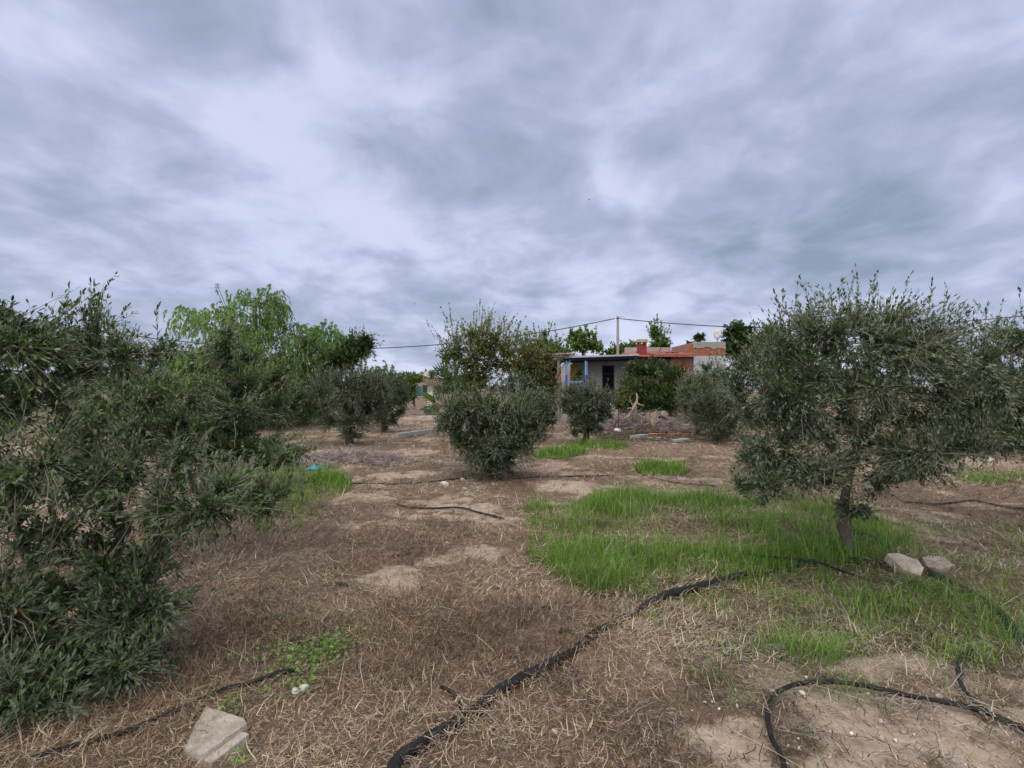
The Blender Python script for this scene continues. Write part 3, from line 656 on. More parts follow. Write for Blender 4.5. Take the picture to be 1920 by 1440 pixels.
tree('olive_tree', bB, [([(0, 0, 0), Bf(385, 900, 5.0), Bf(410, 790, 4.9), Bf(440, 700, 4.8)], .055, .02), ([(0, .05, .1), Bf(330, 850, 5.0), Bf(300, 720, 4.9)], .04, .015)],
     [(Bf(425, 680, 4.7), (.28, .35, .40)), (Bf(290, 765, 4.8), (.6, .5, .38)), (Bf(470, 760, 4.6), (.45, .5, .42)), (Bf(370, 820, 4.5), (.7, .5, .35)), (Bf(230, 800, 4.8), (.5, .5, .45)), (Bf(500, 850, 4.4), (.42, .3, .16), .05)],
     'olive tree behind the nearest one, in front of the pale weeping tree', leaf='olive_near', seed=9, limbs=70, twigs=4800, per=14, leaf_l=.050, leaf_w=.0155, clump=5, tpl=LEAF4, shoots=50, shoot_l=.22, dead=170, single=200, rag=.3, twig_r=.002)
bT = G(128, 905)
def Tf(px, py, d): return rel(px, py, d, bT)
tree('olive_tree', bT, [([(0, 0, 0), Tf(133, 820, 7.8), Tf(128, 760, 7.8), Tf(122, 715, 7.7)], .10, .05), ([Tf(128, 760, 7.8), Tf(165, 700, 7.7), Tf(185, 655, 7.6)], .05, .03)],
     [(Tf(170, 650, 7.6), (.9, .7, .4)), (Tf(60, 640, 7.8), (.9, .7, .45)), (Tf(10, 790, 8), (.5, .5, .4))],
     'olive tree with a thick pale grey trunk, farther back at the left edge', leaf='olive_near', bark='trunk_grey', seed=15, limbs=40, twigs=900, per=13, leaf_l=.07, leaf_w=.018, rag=.3, group=None, twig_r=.003)
# right olive
bJ = G(1587, 1045)
def J(px, py, d): return rel(px, py, d, bJ)
tree('olive_tree', bJ, [([(0, 0, 0), J(1580, 960, 4.5), J(1592, 870, 4.5), J(1640, 780, 4.4), J(1680, 720, 4.3)], .050, .02), ([J(1592, 880, 4.5), J(1530, 800, 4.4), J(1480, 720, 4.3)], .045, .02), ([J(1600, 860, 4.5), J(1650, 780, 4.8), J(1700, 700, 5.0)], .04, .016)],
     [(J(1590, 700, 4.4), (1.04, .9, .68)), (J(1470, 750, 4.3), (.46, .7, .55)), (J(1745, 720, 4.4), (.62, .7, .60)), (J(1430, 880, 4.1), (.22, .3, .28)), (J(1640, 850, 4.1), (.62, .45, .28)), (J(1780, 840, 4.1), (.30, .3, .25)), (J(1540, 620, 4.3), (.42, .5, .28)), (J(1680, 615, 4.4), (.45, .5, .28)), (J(1410, 830, 4.3), (.16, .3, .3)), (J(1500, 860, 4.0), (.5, .3, .28)), (J(1420, 900, 4.0), (.28, .3, .20)), (J(1590, 890, 3.95), (.55, .25, .2)), (J(1500, 890, 4.2), (.5, .35, .22)), (J(1700, 860, 4.3), (.5, .4, .3)), (J(1660, 915, 4.2), (.32, .25, .14)), (J(1750, 880, 4.2), (.32, .3, .18)), (J(1560, 920, 4.15), (.28, .2, .13)), (J(1405, 740, 4.3), (.18, .4, .35)), (J(1690, 900, 4.0), (.40, .25, .12)), (J(1800, 790, 4.3), (.35, .4, .3)), (J(1405, 860, 4.2), (.15, .3, .3)), (J(1420, 925, 4.1), (.22, .25, .14)), (J(1500, 920, 4.0), (.25, .2, .14)), (J(1600, 965, 4.4), (.2, .2, .14), .02)],
     'large grey-green olive tree standing in tall grass by the black pipe', leaf='olive_silver', seed=27, limbs=110, twigs=8900, per=15, leaf_l=.044, leaf_w=.0145, clump=6, tpl=LEAF4, shoots=150, shoot_l=.22, dead=260, single=300, rag=.16, twig_r=.0018, lo=.3, floor=.34)
bK = (6.7, 5.7)
def Kf(px, py, d): return rel(px, py, d, bK)
tree('olive_tree', bK, [([(0, 0, 0), (-.1, 0, .7), Kf(1960, 760, 5.3)], .08, .03)],
     [(Kf(1900, 720, 5.2), (.75, .7, .6)), (Kf(1860, 830, 5.0), (.4, .4, .3)), (Kf(1960, 800, 5.2), (.8, .7, .4)), (Kf(1860, 650, 5.3), (.35, .4, .25)), (Kf(1960, 640, 5.3), (.5, .5, .3))],
     'olive tree cut off by the right edge of the photo, beside the large grey-green one', leaf='olive_silver', seed=41, limbs=40, twigs=3200, per=16, leaf_l=.05, leaf_w=.0145, tpl=LEAF4, shoots=40, dead=40, rag=.3, twig_r=.002)
# round olive bushes of the middle distance
def olive_bush(px, py, top, halfw, label, seed, twigs=2000, leaf='olive_dark', stem=.2, cy=None, extra=(), sr=.05, per=19, leaf_l=.066, leaf_w=.019):
    b = G(px, py); d = b[1]; zt = H - (top - 725) / FOC * d; hw = halfw / FOC * d; z0 = stem; hc = (zt + z0) / 2; hh = (zt - z0) / 2
    rg = np.random.RandomState(seed)
    bl = [((0, 0, hc), (hw * .8, hw * .8, hh * .84)), ((-hw * .45, -.1, hc + hh * .15), (hw * .5, hw * .6, hh * .62)), ((hw * .45, 0, hc), (hw * .5, hw * .6, hh * .6)), ((-hw * .15, -hw * .2, z0 + hh * .42), (hw * .52, hw * .5, hh * .48)), ((hw * .2, -hw * .2, z0 + hh * .45), (hw * .5, hw * .5, hh * .48))]
    bl += [((e[0] / FOC * d, 0, H - (e[1] - 725) / FOC * d), (e[2] / FOC * d, e[2] / FOC * d, e[3] / FOC * d)) for e in extra]
    st = [([(rg.uniform(-.06, .06), rg.uniform(-.05, .05), 0), (rg.uniform(-.1, .1) * hw, 0, hc * .5), (rg.uniform(-.5, .5) * hw, rg.uniform(-.3, .3) * hw, hc + hh * .3)], sr * rg.uniform(.6, 1), .014) for _ in range(4)]
    return tree('olive_tree', b, st, bl, label, leaf=leaf, seed=seed, limbs=36, twigs=int(twigs * 1.15), per=per, leaf_l=leaf_l, leaf_w=leaf_w, twig_l=.3, rag=.10, shoots=int(twigs * .05), shoot_l=.22, lo=.45, floor=.06, twig_r=.003, dead=20)
olive_bush(927, 893, 716, 114, 'bushy round olive tree alone in the middle of the clearing, leaves down to the ground', 51, 3600, stem=.0, extra=[(84, 775, 42, 50), (-82, 780, 38, 50), (0, 855, 52, 34), (-20, 800, 60, 60)], sr=.06)
olive_bush(1099, 832, 706, 60, 'small dark olive tree on a short trunk in front of the house porch', 52, 2200, stem=.14, sr=.08, leaf='olive_deep')
olive_bush(655, 832, 673, 88, 'dark olive tree with a leaning short trunk, left of the gap to the far wall', 53, 3100, stem=.10, sr=.10, leaf='olive_deep', extra=[(25, 745, 60, 55)])
olive_bush(722, 811, 685, 58, 'lower olive tree tucked behind the right side of the dark leaning-trunk one', 54, 1900, stem=.04, sr=.09, leaf='olive_deep')
olive_bush(1310, 815, 688, 52, 'silvery olive tree right of the big dark green bush', 55, 1900, leaf='olive_silver', stem=.1)
olive_bush(1345, 832, 725, 58, 'low dark olive tree half hidden behind the big olive on the right', 56, 1900, stem=.1, leaf='olive_deep')
olive_bush(1335, 797, 668, 42, 'greyish olive tree close to the foot of the brick-topped wall', 57, 1300, leaf='olive_silver', stem=.3, leaf_l=.09, leaf_w=.028)

def round_tree(name, px, base_py, d, crowns, label, cat, leaf, seed, twigs=700, per=12, leaf_l=.12, leaf_w=.06, hang=0, bark='bark_dark', stem_top=None, rag=.3, limbs=30, sr=.09, lo=.4, shoots=0, droop=0, tpl=LEAF4, twig_r=.006, shoot_l=.4, upb=.5, group=None, clump=2.2):
    """crowns: list of px, py, rx px, rz px, dy at distance d"""
    x = (px - 960) / FOC * d; b = (x, d); s = d / FOC
    bl = [(((cx - px) * s, dy, H - (cy - 725) * s), (rx * s, (rx + rz) / 2 * s, rz * s)) for cx, cy, rx, rz, dy in crowns]
    c0 = bl[0][0]; top = (c0[0] * .6, 0, c0[2])
    return tree(name, b, [([(0, 0, 0), (c0[0] * .2, 0, c0[2] * .5), top], sr, sr * .35)], bl, label, cat, leaf=leaf, bark=bark, twigm=bark, seed=seed, limbs=limbs, twigs=twigs, per=per, leaf_l=leaf_l, leaf_w=leaf_w, hang=hang, rag=rag, lo=lo, shoots=shoots, droop=droop, tpl=tpl, twig_r=twig_r, shoot_l=shoot_l, twig_l=.5, upb=upb, group=group, floor=.2, lr=1.4, clump=clump, tw_skip=3 if not shoots else 1)
round_tree('pepper_tree', 480, 800, 19, [(475, 590, 66, 56, 0), (352, 598, 42, 30, 0), (520, 570, 30, 30, 0), (435, 690, 110, 70, 0), (520, 680, 66, 76, -.3), (580, 650, 42, 48, 0), (500, 745, 70, 60, -.5), (410, 600, 50, 40, 0)],
           'tall weeping pepper tree with feathery pale green crown behind the left olives', 'pepper tree', 'pepper', 61, twigs=4600, per=18, leaf_l=.15, leaf_w=.030, hang=.34, limbs=60, sr=.25, rag=.2, clump=1.3, lo=.5, twig_r=.005)
round_tree('pepper_tree', 605, 800, 20.5, [(600, 640, 46, 42, 0), (650, 650, 40, 30, 0), (590, 700, 58, 50, 0), (565, 745, 60, 50, 0), (720, 700, 26, 22, 0)],
           'smaller weeping pepper tree between the tall one and the dark twisted tree', 'pepper tree', 'pepper', 62, twigs=2600, per=17, leaf_l=.15, leaf_w=.030, hang=.32, limbs=40, sr=.18, rag=.2, clump=1.3, lo=.5, twig_r=.005)
round_tree('carob_tree', 655, 805, 18.5, [(662, 658, 46, 32, 0), (690, 642, 20, 14, 0), (630, 680, 34, 26, 0)],
           'dark twisted evergreen tree rising just above the leaning-trunk olive', 'tree', 'green_dark', 63, twigs=1100, per=12, leaf_l=.12, leaf_w=.05, sr=.16, rag=.4)
round_tree('evergreen_shrub', 320, 800, 21, [(300, 665, 40, 32, 0), (360, 690, 60, 50, 0), (255, 700, 45, 40, 0)],
           'dark evergreen shrub left of the tall weeping tree', 'shrub', 'green_dark', 64, twigs=1200, per=12, leaf_l=.14, leaf_w=.055, rag=.3)
round_tree('evergreen_shrub', 480, 805, 17.5, [(480, 765, 90, 40, 0), (560, 760, 50, 45, 0), (400, 775, 60, 30, 0)],
           'low dark shrubbery under the weeping trees', 'shrub', 'green_dark', 65, twigs=1500, per=12, leaf_l=.10, leaf_w=.04, rag=.3)
round_tree('poplar_tree', 893, 800, 15.5, [(893, 665, 60, 50, 0), (928, 660, 44, 44, 0), (850, 670, 35, 38, 0), (890, 630, 30, 25, 0), (900, 710, 60, 35, 0), (955, 670, 22, 40, 0)],
           'thin-leaved yellowing tree with airy crown behind the middle olive', 'tree', 'poplar', 66, twigs=1900, per=10, leaf_l=.072, leaf_w=.060, rag=.35, limbs=45, shoots=170, shoot_l=.6, lo=.3, sr=.08, twig_r=.004)
round_tree('yellow_shrub', 1012, 800, 16, [(1012, 705, 40, 55, 0), (1028, 728, 20, 24, 0), (985, 690, 30, 45, 0), (1000, 745, 50, 25, 0)],
           'yellow-green leafy shrub in front of the wooden lean-to', 'shrub', 'yellow_bush', 67, twigs=1500, per=11, leaf_l=.075, leaf_w=.045, rag=.25, shoots=60, sr=.06, twig_r=.005)
round_tree('grey_shrub', 965, 800, 14.6, [(962, 725, 42, 30, 0), (1010, 740, 30, 22, 0)],
           'dull grey-green shrub between the middle olive and the yellow-green one', 'shrub', 'olive_dark', 68, twigs=900, per=11, leaf_l=.07, leaf_w=.025, rag=.3, sr=.05, twig_r=.004)
round_tree('fig_tree', 1222, 795, 20.3, [(1222, 725, 50, 46, 0), (1180, 735, 28, 40, 0), (1262, 725, 36, 40, 0), (1225, 690, 36, 22, 0), (1225, 760, 66, 30, -.2), (1195, 690, 24, 16, 0), (1165, 755, 14, 22, 0)],
           'big round dark green fruit tree hiding the right half of the house', 'fruit tree', 'green_dark', 69, twigs=2900, per=13, leaf_l=.12, leaf_w=.06, rag=.16, sr=.12, tpl=LEAF4, lo=.5)
round_tree('yellow_shrub', 1160, 795, 17, [(1158, 752, 14, 20, 0), (1172, 735, 10, 12, 0)],
           'small yellowish shrub at the left foot of the big dark fruit tree', 'shrub', 'yellow_bush', 70, twigs=260, per=11, leaf_l=.08, leaf_w=.04, rag=.3, sr=.03, twig_r=.004)
# trees behind the house
for k, (px, d, cr, lab, lf, tw, shoots) in enumerate([
        (1092, 34, [(1092, 640, 30, 24, 0), (1115, 650, 18, 14, 0), (1078, 630, 14, 12, 0)], 'round light-crowned tree behind the porch roof, left of the utility pole', 'green_mid', 620, 0),
        (1178, 36, [(1165, 660, 24, 16, 0), (1190, 655, 24, 16, 0), (1142, 668, 18, 12, 0)], 'low spreading tree behind the roof, right of the utility pole', 'green_mid', 620, 0),
        (1232, 38, [(1232, 642, 18, 20, 0), (1230, 622, 8, 12, 0), (1245, 650, 14, 12, 0)], 'darker pointed tree behind the red chimney', 'green_mid', 480, 20),
        (1308, 40, [(1309, 634, 10, 8, 0), (1296, 645, 10, 6, 0)], 'tiny treetop behind the brick annex, left of the dish', 'green_dark', 160, 0),
        (1385, 30, [(1380, 635, 30, 30, 0), (1405, 660, 34, 30, 0), (1362, 660, 18, 20, 0), (1378, 615, 16, 12, 0)], 'dense dark tree right behind the satellite dish', 'green_dark', 1300, 0),
        (1450, 31, [(1440, 645, 40, 30, 0), (1490, 660, 45, 36, 0), (1450, 620, 24, 16, 0)], 'mid green tree showing over the left shoulder of the big right olive', 'green_mid', 1500, 0),
        (1018, 33, [(1018, 660, 40, 28, 0), (985, 672, 34, 26, 0), (1052, 662, 26, 18, 0), (1000, 690, 50, 24, 0)], 'bushy green tree behind the lean-to roof', 'green_mid', 1500, 40),
        (1640, 38, [(1640, 660, 60, 30, 0), (1750, 670, 70, 30, 0)], 'far green tree glimpsed behind the big right olive', 'green_mid', 700, 0)]):
    round_tree('garden_tree', px, 775, d, cr, lab, 'tree', lf, 80 + k, twigs=tw, per=11, leaf_l=.22, leaf_w=.12, rag=.3, sr=.16, shoots=shoots, shoot_l=1.0, twig_r=.012, lo=.3)
round_tree('young_cypress', 1022, 775, 34, [(1021, 640, 5, 22, 0), (1033, 648, 4, 14, 0), (1011, 648, 4, 14, 0)], 'thin conifer tip poking above the bushy tree by the lean-to', 'tree', 'green_mid', 95, twigs=300, per=10, leaf_l=.2, leaf_w=.05, rag=.2, sr=.06)
round_tree('garden_shrub', 777, 775, 30, [(777, 712, 20, 13, 0), (765, 722, 18, 12, 0), (760, 738, 22, 16, 0)], 'green shrub over the teal fence cloth', 'shrub', 'green_mid', 96, twigs=420, per=12, leaf_l=.2, leaf_w=.08, rag=.3, sr=.08)
# far trees along the horizon
rg = random.Random(4)
far_spots = [(-40, 60, 3.5), (30, 70, 3), (95, 62, 2.6), (150, 66, 3.2), (215, 60, 3.0), (270, 64, 3.4), (700, 66, 3.2), (745, 62, 2.8), (785, 70, 3.0), (822, 64, 3.0), (860, 60, 3.4), (1500, 60, 4), (1570, 64, 4), (1820, 58, 3.5), (1880, 62, 4), (1960, 60, 4)]
for k, (px, d, h) in enumerate(far_spots):
    h += .5; topy = 725 - (h - H) / d * FOC; s = FOC / d
    round_tree('distant_tree', px, 740, d, [(px, topy + h * .4 * s, h * .9 * s, h * .4 * s, 0), (px + 20, topy + h * .5 * s, h * .8 * s, h * .35 * s, 1)], 'low dark tree on the far edge of the orchard', 'tree', 'fartree', 120 + k, twigs=420, per=9, leaf_l=.5, leaf_w=.28, rag=.3, sr=.12, group='distant trees along the horizon', limbs=14, twig_r=.02)

# ------------------------------------------------------------------ palm
def palm():
    d = 13.2; b = at(850, 725, d); root = empty('fan_palm', (b[0], d, gz(b[0], d)), 0, 'young fan palm with dark pleated leaves beside the middle olive', 'palm')
    rng = np.random.RandomState(7)
    mb = MB(); mb.tube([(0, 0, -.05), (0, 0, .3), (.02, 0, .6)], [.10, .10, .08], 9); mb.build('trunk', M['bark_dark'], root)
    s = d / FOC
    for k, (px, py, r, dy) in enumerate([(832, 700, .50, -.2), (812, 702, .30, .1), (808, 722, .34, 0), (812, 745, .48, -.3), (820, 762, .40, .2), (845, 690, .35, .3), (860, 715, .4, 0), (802, 765, .3, -.1), (850, 745, .4, .2), (830, 730, .35, -.4)]):
        tip = np.array([(px - 850) * s, dy, H - (py - 725) * s]); st = np.array([0, 0, .6]); mid = (tip + st) / 2 + np.array([0, 0, .12])
        ax = unit(tip - mid); nn = unit(np.cross(ax, np.cross([0, -.5, 1.0], ax)) + rng.normal(0, .3, 3)); sx = unit(np.cross(ax, nn)); nn = np.cross(sx, ax)
        V, F = [], []; nseg = 15
        for i in range(nseg):
            a0 = (i / nseg - .5) * 3.3; a1 = ((i + .62) / nseg - .5) * 3.3; am = (a0 + a1) / 2; L_ = r * (.8 + .2 * math.cos(am))
            def pt(a, l, h): return tip - ax * r * .3 + (ax * math.cos(a) + sx * math.sin(a)) * l + nn * (h - .25 * (l / r) ** 2 * r * .4)
            n0 = len(V); V += [pt(am, .02, 0), pt(a0, L_ * .45, 0), pt(am, L_ * .66, .03), pt(a1, L_ * .45, 0), pt(am, L_ * 1.12, -.02)]
            F += [(n0, n0 + 1, n0 + 2), (n0, n0 + 2, n0 + 3), (n0 + 1, n0 + 4, n0 + 2), (n0 + 2, n0 + 4, n0 + 3)]
        pv, pf = tube_one([st, mid, tip - ax * r * .3], [.02, .014, .01], 5); n0 = len(V); V += list(pv); tri = []
        for f in pf: tri += [(f[0] + n0, f[j] + n0, f[j + 1] + n0) for j in range(1, len(f) - 1)]
        var = rng.uniform(.0, .5, len(V)) * .6 + (.35 if k in (3, 7) else 0)
        link('frond', np_mesh('frond', np.array(V), [np.array(F + tri)], var), M['palm'], root)
palm()

# ------------------------------------------------------------------ house
def house():
    D = 22.0; s = D / FOC
    X = lambda px: (px - 960) * s
    Z = lambda py: H - (py - 725) * s
    root = empty('farmhouse', (X(1200), D, 0), 0, 'low farmhouse with blue porch posts, grey roof edge, red roof and chimney', 'house')
    ox, oy = X(1200), D
    def P(mb, name, m, parent=root, **k): return mb.build(name, M[m], parent, loc=(-ox, -oy, 0) if parent is root else None, **k)
    W = D + 2.3
    # main wall of the porch with door opening at px 1129-1152 (as seen at depth W)
    sw = W / FOC; xw = lambda px: (px - 960) * sw; zw = lambda py: H - (py - 725) * sw
    wl, wr = xw(1074), xw(1300); dl, dr, dt = xw(1129), xw(1152), zw(685)
    mb = MB(); mb.box(((wl + dl) / 2, W + .12, 1.5), (dl - wl, .24, 3.0)).box(((dr + wr) / 2, W + .12, 1.5), (wr - dr, .24, 3.0)).box(((dl + dr) / 2, W + .121, (dt + 3.0) / 2), (dr - dl, .24, 3.0 - dt))
    P(mb, 'wall', 'wall_grey')
    mb = MB(); mb.box(((X(1197) + X(1302)) / 2, W + .13, 3.085), (X(1302) - X(1197), .22, .15)); P(mb, 'wall_plate', 'brick_dark')
    mb = MB(); mb.box(((wl + wr) / 2, W + 3.2, 1.45), (wr - wl, 6, 2.9)); mb2 = MB()
    P(mb, 'side_wall', 'wall_grey')
    dw = MB(); dw.box(((dl + dr) / 2, W + .13, dt / 2 + .02), (dr - dl, .05, dt)); dro = P(dw, 'door', 'dark')  # flat near-black panel, the unlit inside of the doorway put into its colour
    fr = MB()
    for xx in (dl + .03, dr - .03): fr.box((xx, W + .06, dt / 2), (.06, .08, dt))
    fr.box(((dl + dr) / 2, W + .06, dt - .03), (dr - dl - .12, .08, .06)); fr.box(((dl + dr) / 2, W + .06, dt - .42), (dr - dl - .12, .08, .05))
    P(fr, 'door_frame', 'blue_dark')
    sg = MB(); sg.box((xw(1136), W - .03, zw(677)), (.14, .06, .16)); P(sg, 'wall_lamp', 'cement')
    # porch floor
    fl = MB(); fl.box(((X(1050) + X(1300)) / 2, D + 1.1, .17), (X(1300) - X(1050), 2.7, .34)); P(fl, 'porch_floor', 'cement', bevel=.01)
    # porch roof: beams, slab, corrugated sheet
    zl, zr = Z(668.5), Z(664)
    def roof_prism(x0, x1, z0, z1, t, y0, y1, name, m):
        a = MB(); a.prism([(x0, z0 - t), (x1, z1 - t), (x1, z1), (x0, z0)], y0, y1); return P(a, name, m)
    roof_prism(X(1057), X(1197), zl, zr, .075, D - .15, W + .3, 'porch_roof', 'sheet')
    for k in range(5):
        y = D + .1 + k * .5
        roof_prism(X(1059), X(1200), zl - .078, zr - .078, .11, y, y + .07, 'roof_beam', 'blue_dark')
    # posts
    def post(px0, px1, y, lo='blue', hi='blue_light'):
        xc = (X(px0) + X(px1)) / 2; r = (X(px1) - X(px0)) / 2
        a = MB(); a.tube([(xc, y, .3), (xc, y, Z(703))], r, 10); p = P(a, 'post', lo)
        b = MB(); b.tube([(xc, y, Z(703)), (xc, y, zl - .19)], r * .97, 10); b.build('post_top', M[hi], p)
    post(1060.3, 1064.3, D + .05); post(1096.8, 1099.6, D + .05); post(1100.4, 1103.4, D + .25); post(1187, 1190, D + .05)
    br = MB(); br.tube([(X(1063), D + .07, Z(684)), (X(1070), D + .07, Z(675))], .03, 5); P(br, 'post_brace', 'blue_light')
    # yellow stone pillar, one part per stone
    rng = np.random.RandomState(3); px0, px1 = xw(1068), xw(1079); y = W - .5; z = .34; k = 0
    core = MB(); core.box(((px0 + px1) / 2, y + .19, 1.45), (px1 - px0 - .08, .24, 2.3)); P(core, 'pillar', 'mortar')
    while z < 2.62:
        h = rng.uniform(.10, .16); cut = rng.uniform(.35, .65); xs = [px0 + rng.uniform(-.03, .02), px0 + (px1 - px0) * cut, px1 + rng.uniform(-.02, .05)]
        for i in range(2):
            a = MB(); a.box(((xs[i] + xs[i + 1]) / 2, y + .16, z + h / 2), (xs[i + 1] - xs[i] - .015, .38, h - .018), jit=.012, rng=rng); P(a, 'stone', 'yellow_stone', bevel=.012)
        z += h
    # blue railing
    rl = MB(); zt = Z(716)
    rl.box(((X(1067) + X(1093)) / 2, D + .02, zt), (X(1093) - X(1067), .09, .07)); rl.box(((X(1067) + X(1093)) / 2, D + .02, .55), (X(1093) - X(1067), .05, .05)); P(rl, 'top_rail', 'blue_light')
    for i in range(6):
        a = MB(); xx = X(1069) + i * (X(1091) - X(1069)) / 5; a.box((xx, D + .02, (zt + .42) / 2), (.035, .035, zt - .5)); P(a, 'baluster', 'blue')
    # planter and low wall on the porch
    a = MB(); a.box(((X(1103) + X(1160)) / 2, D + .05, .62), (X(1160) - X(1103), .16, .56)); P(a, 'porch_parapet', 'wall_white', bevel=.01)
    # red flat roof part with clutter
    a = MB(); xa, xb = X(1196), X(1302); a.add([(xa, D - .1, Z(666)), (xb, D - .1, Z(666.5)), (xb, D + 3.2, 3.40), (xa, D + 3.2, 3.38), (xa, D - .1, Z(669)), (xb, D - .1, Z(669)), (xb, D + 3.2, 3.25), (xa, D + 3.2, 3.25)],
        [(0, 1, 2, 3), (7, 6, 5, 4), (0, 4, 5, 1), (1, 5, 6, 2), (2, 6, 7, 3), (3, 7, 4, 0)]); P(a, 'red_roof', 'redroof')
    for i in range(17):
        t = i / 16; xx = xa + (xb - xa) * (t * .94 + .03)
        if abs(xx - (X(1200) + X(1217)) / 2) < .3: continue
        a = MB(); z0 = Z(666) + .02; z1 = 3.42; a.tube([(xx, D - .12, z0), (xx, D + 1.5, (z0 + z1) / 2), (xx, D + 3.0, z1)], .045, 6); P(a, 'roof_ridge', 'redroof')
    # brick facade under the red roof
    a = MB(); a.box(((X(1262) + X(1302)) / 2, D + .35, 1.5), (X(1302) - X(1262), .2, 2.72)); P(a, 'front_wall', 'mortar')
    brickwork(root, (-ox, -oy), X(1262), X(1302), D + .25, Z(690), Z(670), 'brick_dark')
    a = MB(); a.box(((X(1217) + X(1290)) / 2, D + 3.4, 3.42), (X(1290) - X(1217) + .6, .2, .50)); P(a, 'parapet', 'cement_pink')
    # chimney
    cx = (X(1200.5) + X(1215.5)) / 2; cw = X(1215.5) - X(1200.5); cy = D + .4
    a = MB(); a.box((cx, cy, (Z(672) + Z(648)) / 2), (cw, cw, Z(648) - Z(672))); ch = P(a, 'chimney', 'chimney', bevel=.01)
    for sx in (-1, 1):
        for sy in (-1, 1):
            a = MB(); a.box((cx + sx * cw * .38, cy + sy * cw * .38, (Z(648) + Z(641)) / 2), (cw * .22, cw * .22, Z(641) - Z(648))); a.build('chimney_pillar', M['chimney'], ch)
    a = MB(); a.box((cx, cy, Z(640) + .02), (cw * 1.25, cw * 1.25, .06)); a.build('cap', M['chimney_cap'], ch)
    for i in range(5):
        a = MB(); a.box((cx + (i - 2) * cw * .25, cy, Z(637)), (cw * .2, cw * 1.15, .09)); a.build('cap_brick', M['chimney_cap'], ch)
    # brick annex
    xa, xb = X(1303.5), X(1365); ya = D + .3
    a = MB(); a.box(((xa + xb) / 2, ya + 1.5, Z(640.5) / 2 + 1.0), (xb - xa - .02, 3.0, Z(640.5) - 2.0)); P(a, 'annex_wall', 'mortar')
    a = MB()
    n = 16; top = [(xa + (xb - xa) * i / n, Z(652.5) + (.03 * math.sin(i * 1.1) + .02 * math.sin(i * 2.3)) + (.05 if 3 < i < 9 else 0)) for i in range(n + 1)]
    a.prism([(xb, Z(640)), (xa, Z(640))] + top, ya - .06, ya - .001); P(a, 'render_coat', 'cement')
    brickwork(root, (-ox, -oy), xa, xb, ya - .001, Z(666), Z(652.5), 'brick')
    a = MB(); a.box(((xa + xb) / 2, ya + 1.4, (Z(667) + 0) / 2), (xb - xa + .02, 3.1, Z(667))); P(a, 'annex_base', 'wall_blue')
    a = MB(); a.box((X(1338), ya - .05, Z(660)), (.09, .14, .09)); P(a, 'waste_pipe', 'cement')
    # sloping brick side wall
    x0 = X(1291); a = MB(); a.prism([(x0, Z(664)), (xa - .003, Z(664)), (xa - .003, Z(642)), (x0 + .1, Z(651)), (x0, Z(655))], ya, ya + .18); P(a, 'stub_wall', 'mortar')
    rr = np.random.RandomState(8); z = Z(664)
    while z < Z(643) - .06:
        t = (z - Z(664)) / (Z(642) - Z(664)); xs = x0 + (0 if t < .4 else (t - .4) / .6 * (xa - x0)); xx = xs
        while xx < xa - .06:
            l = min(.23, xa - xx); a = MB(); a.box((xx + l / 2, ya - .004, z + .032), (l - .014, .03, .058)); P(a, 'brick', 'brick'); xx += l
        z += .07
    # roof clutter: a tile pile and an aerial
    a = MB(); 
    for i in range(6): a.tube([(X(1267) + i * .055, D + .9, Z(666) + .2), (X(1267) + i * .055, D + 1.35, Z(666) + .24)], .03, 6)
    return root
def brickwork(root, off, x0, x1, y, z0, z1, m):
    base = MB(); base.box((0, 0, 0), (.225, .03, .062)); me = None; rr = np.random.RandomState(int(x0 * 10) % 97)
    z = z0 + .035; row = 0
    while z < z1:
        x = x0 + (.12 if row % 2 else 0)
        while x < x1 - .1:
            if me is None:
                o = base.build('brick', M[m], root); me = o.data
            else:
                o = bpy.data.objects.new('brick', me); COL.objects.link(o); o.parent = root
            o.location = (x + .12 + off[0], y - .004 + rr.uniform(-.004, .004) + off[1], z); x += .24
        z += .075; row += 1
hs = house()
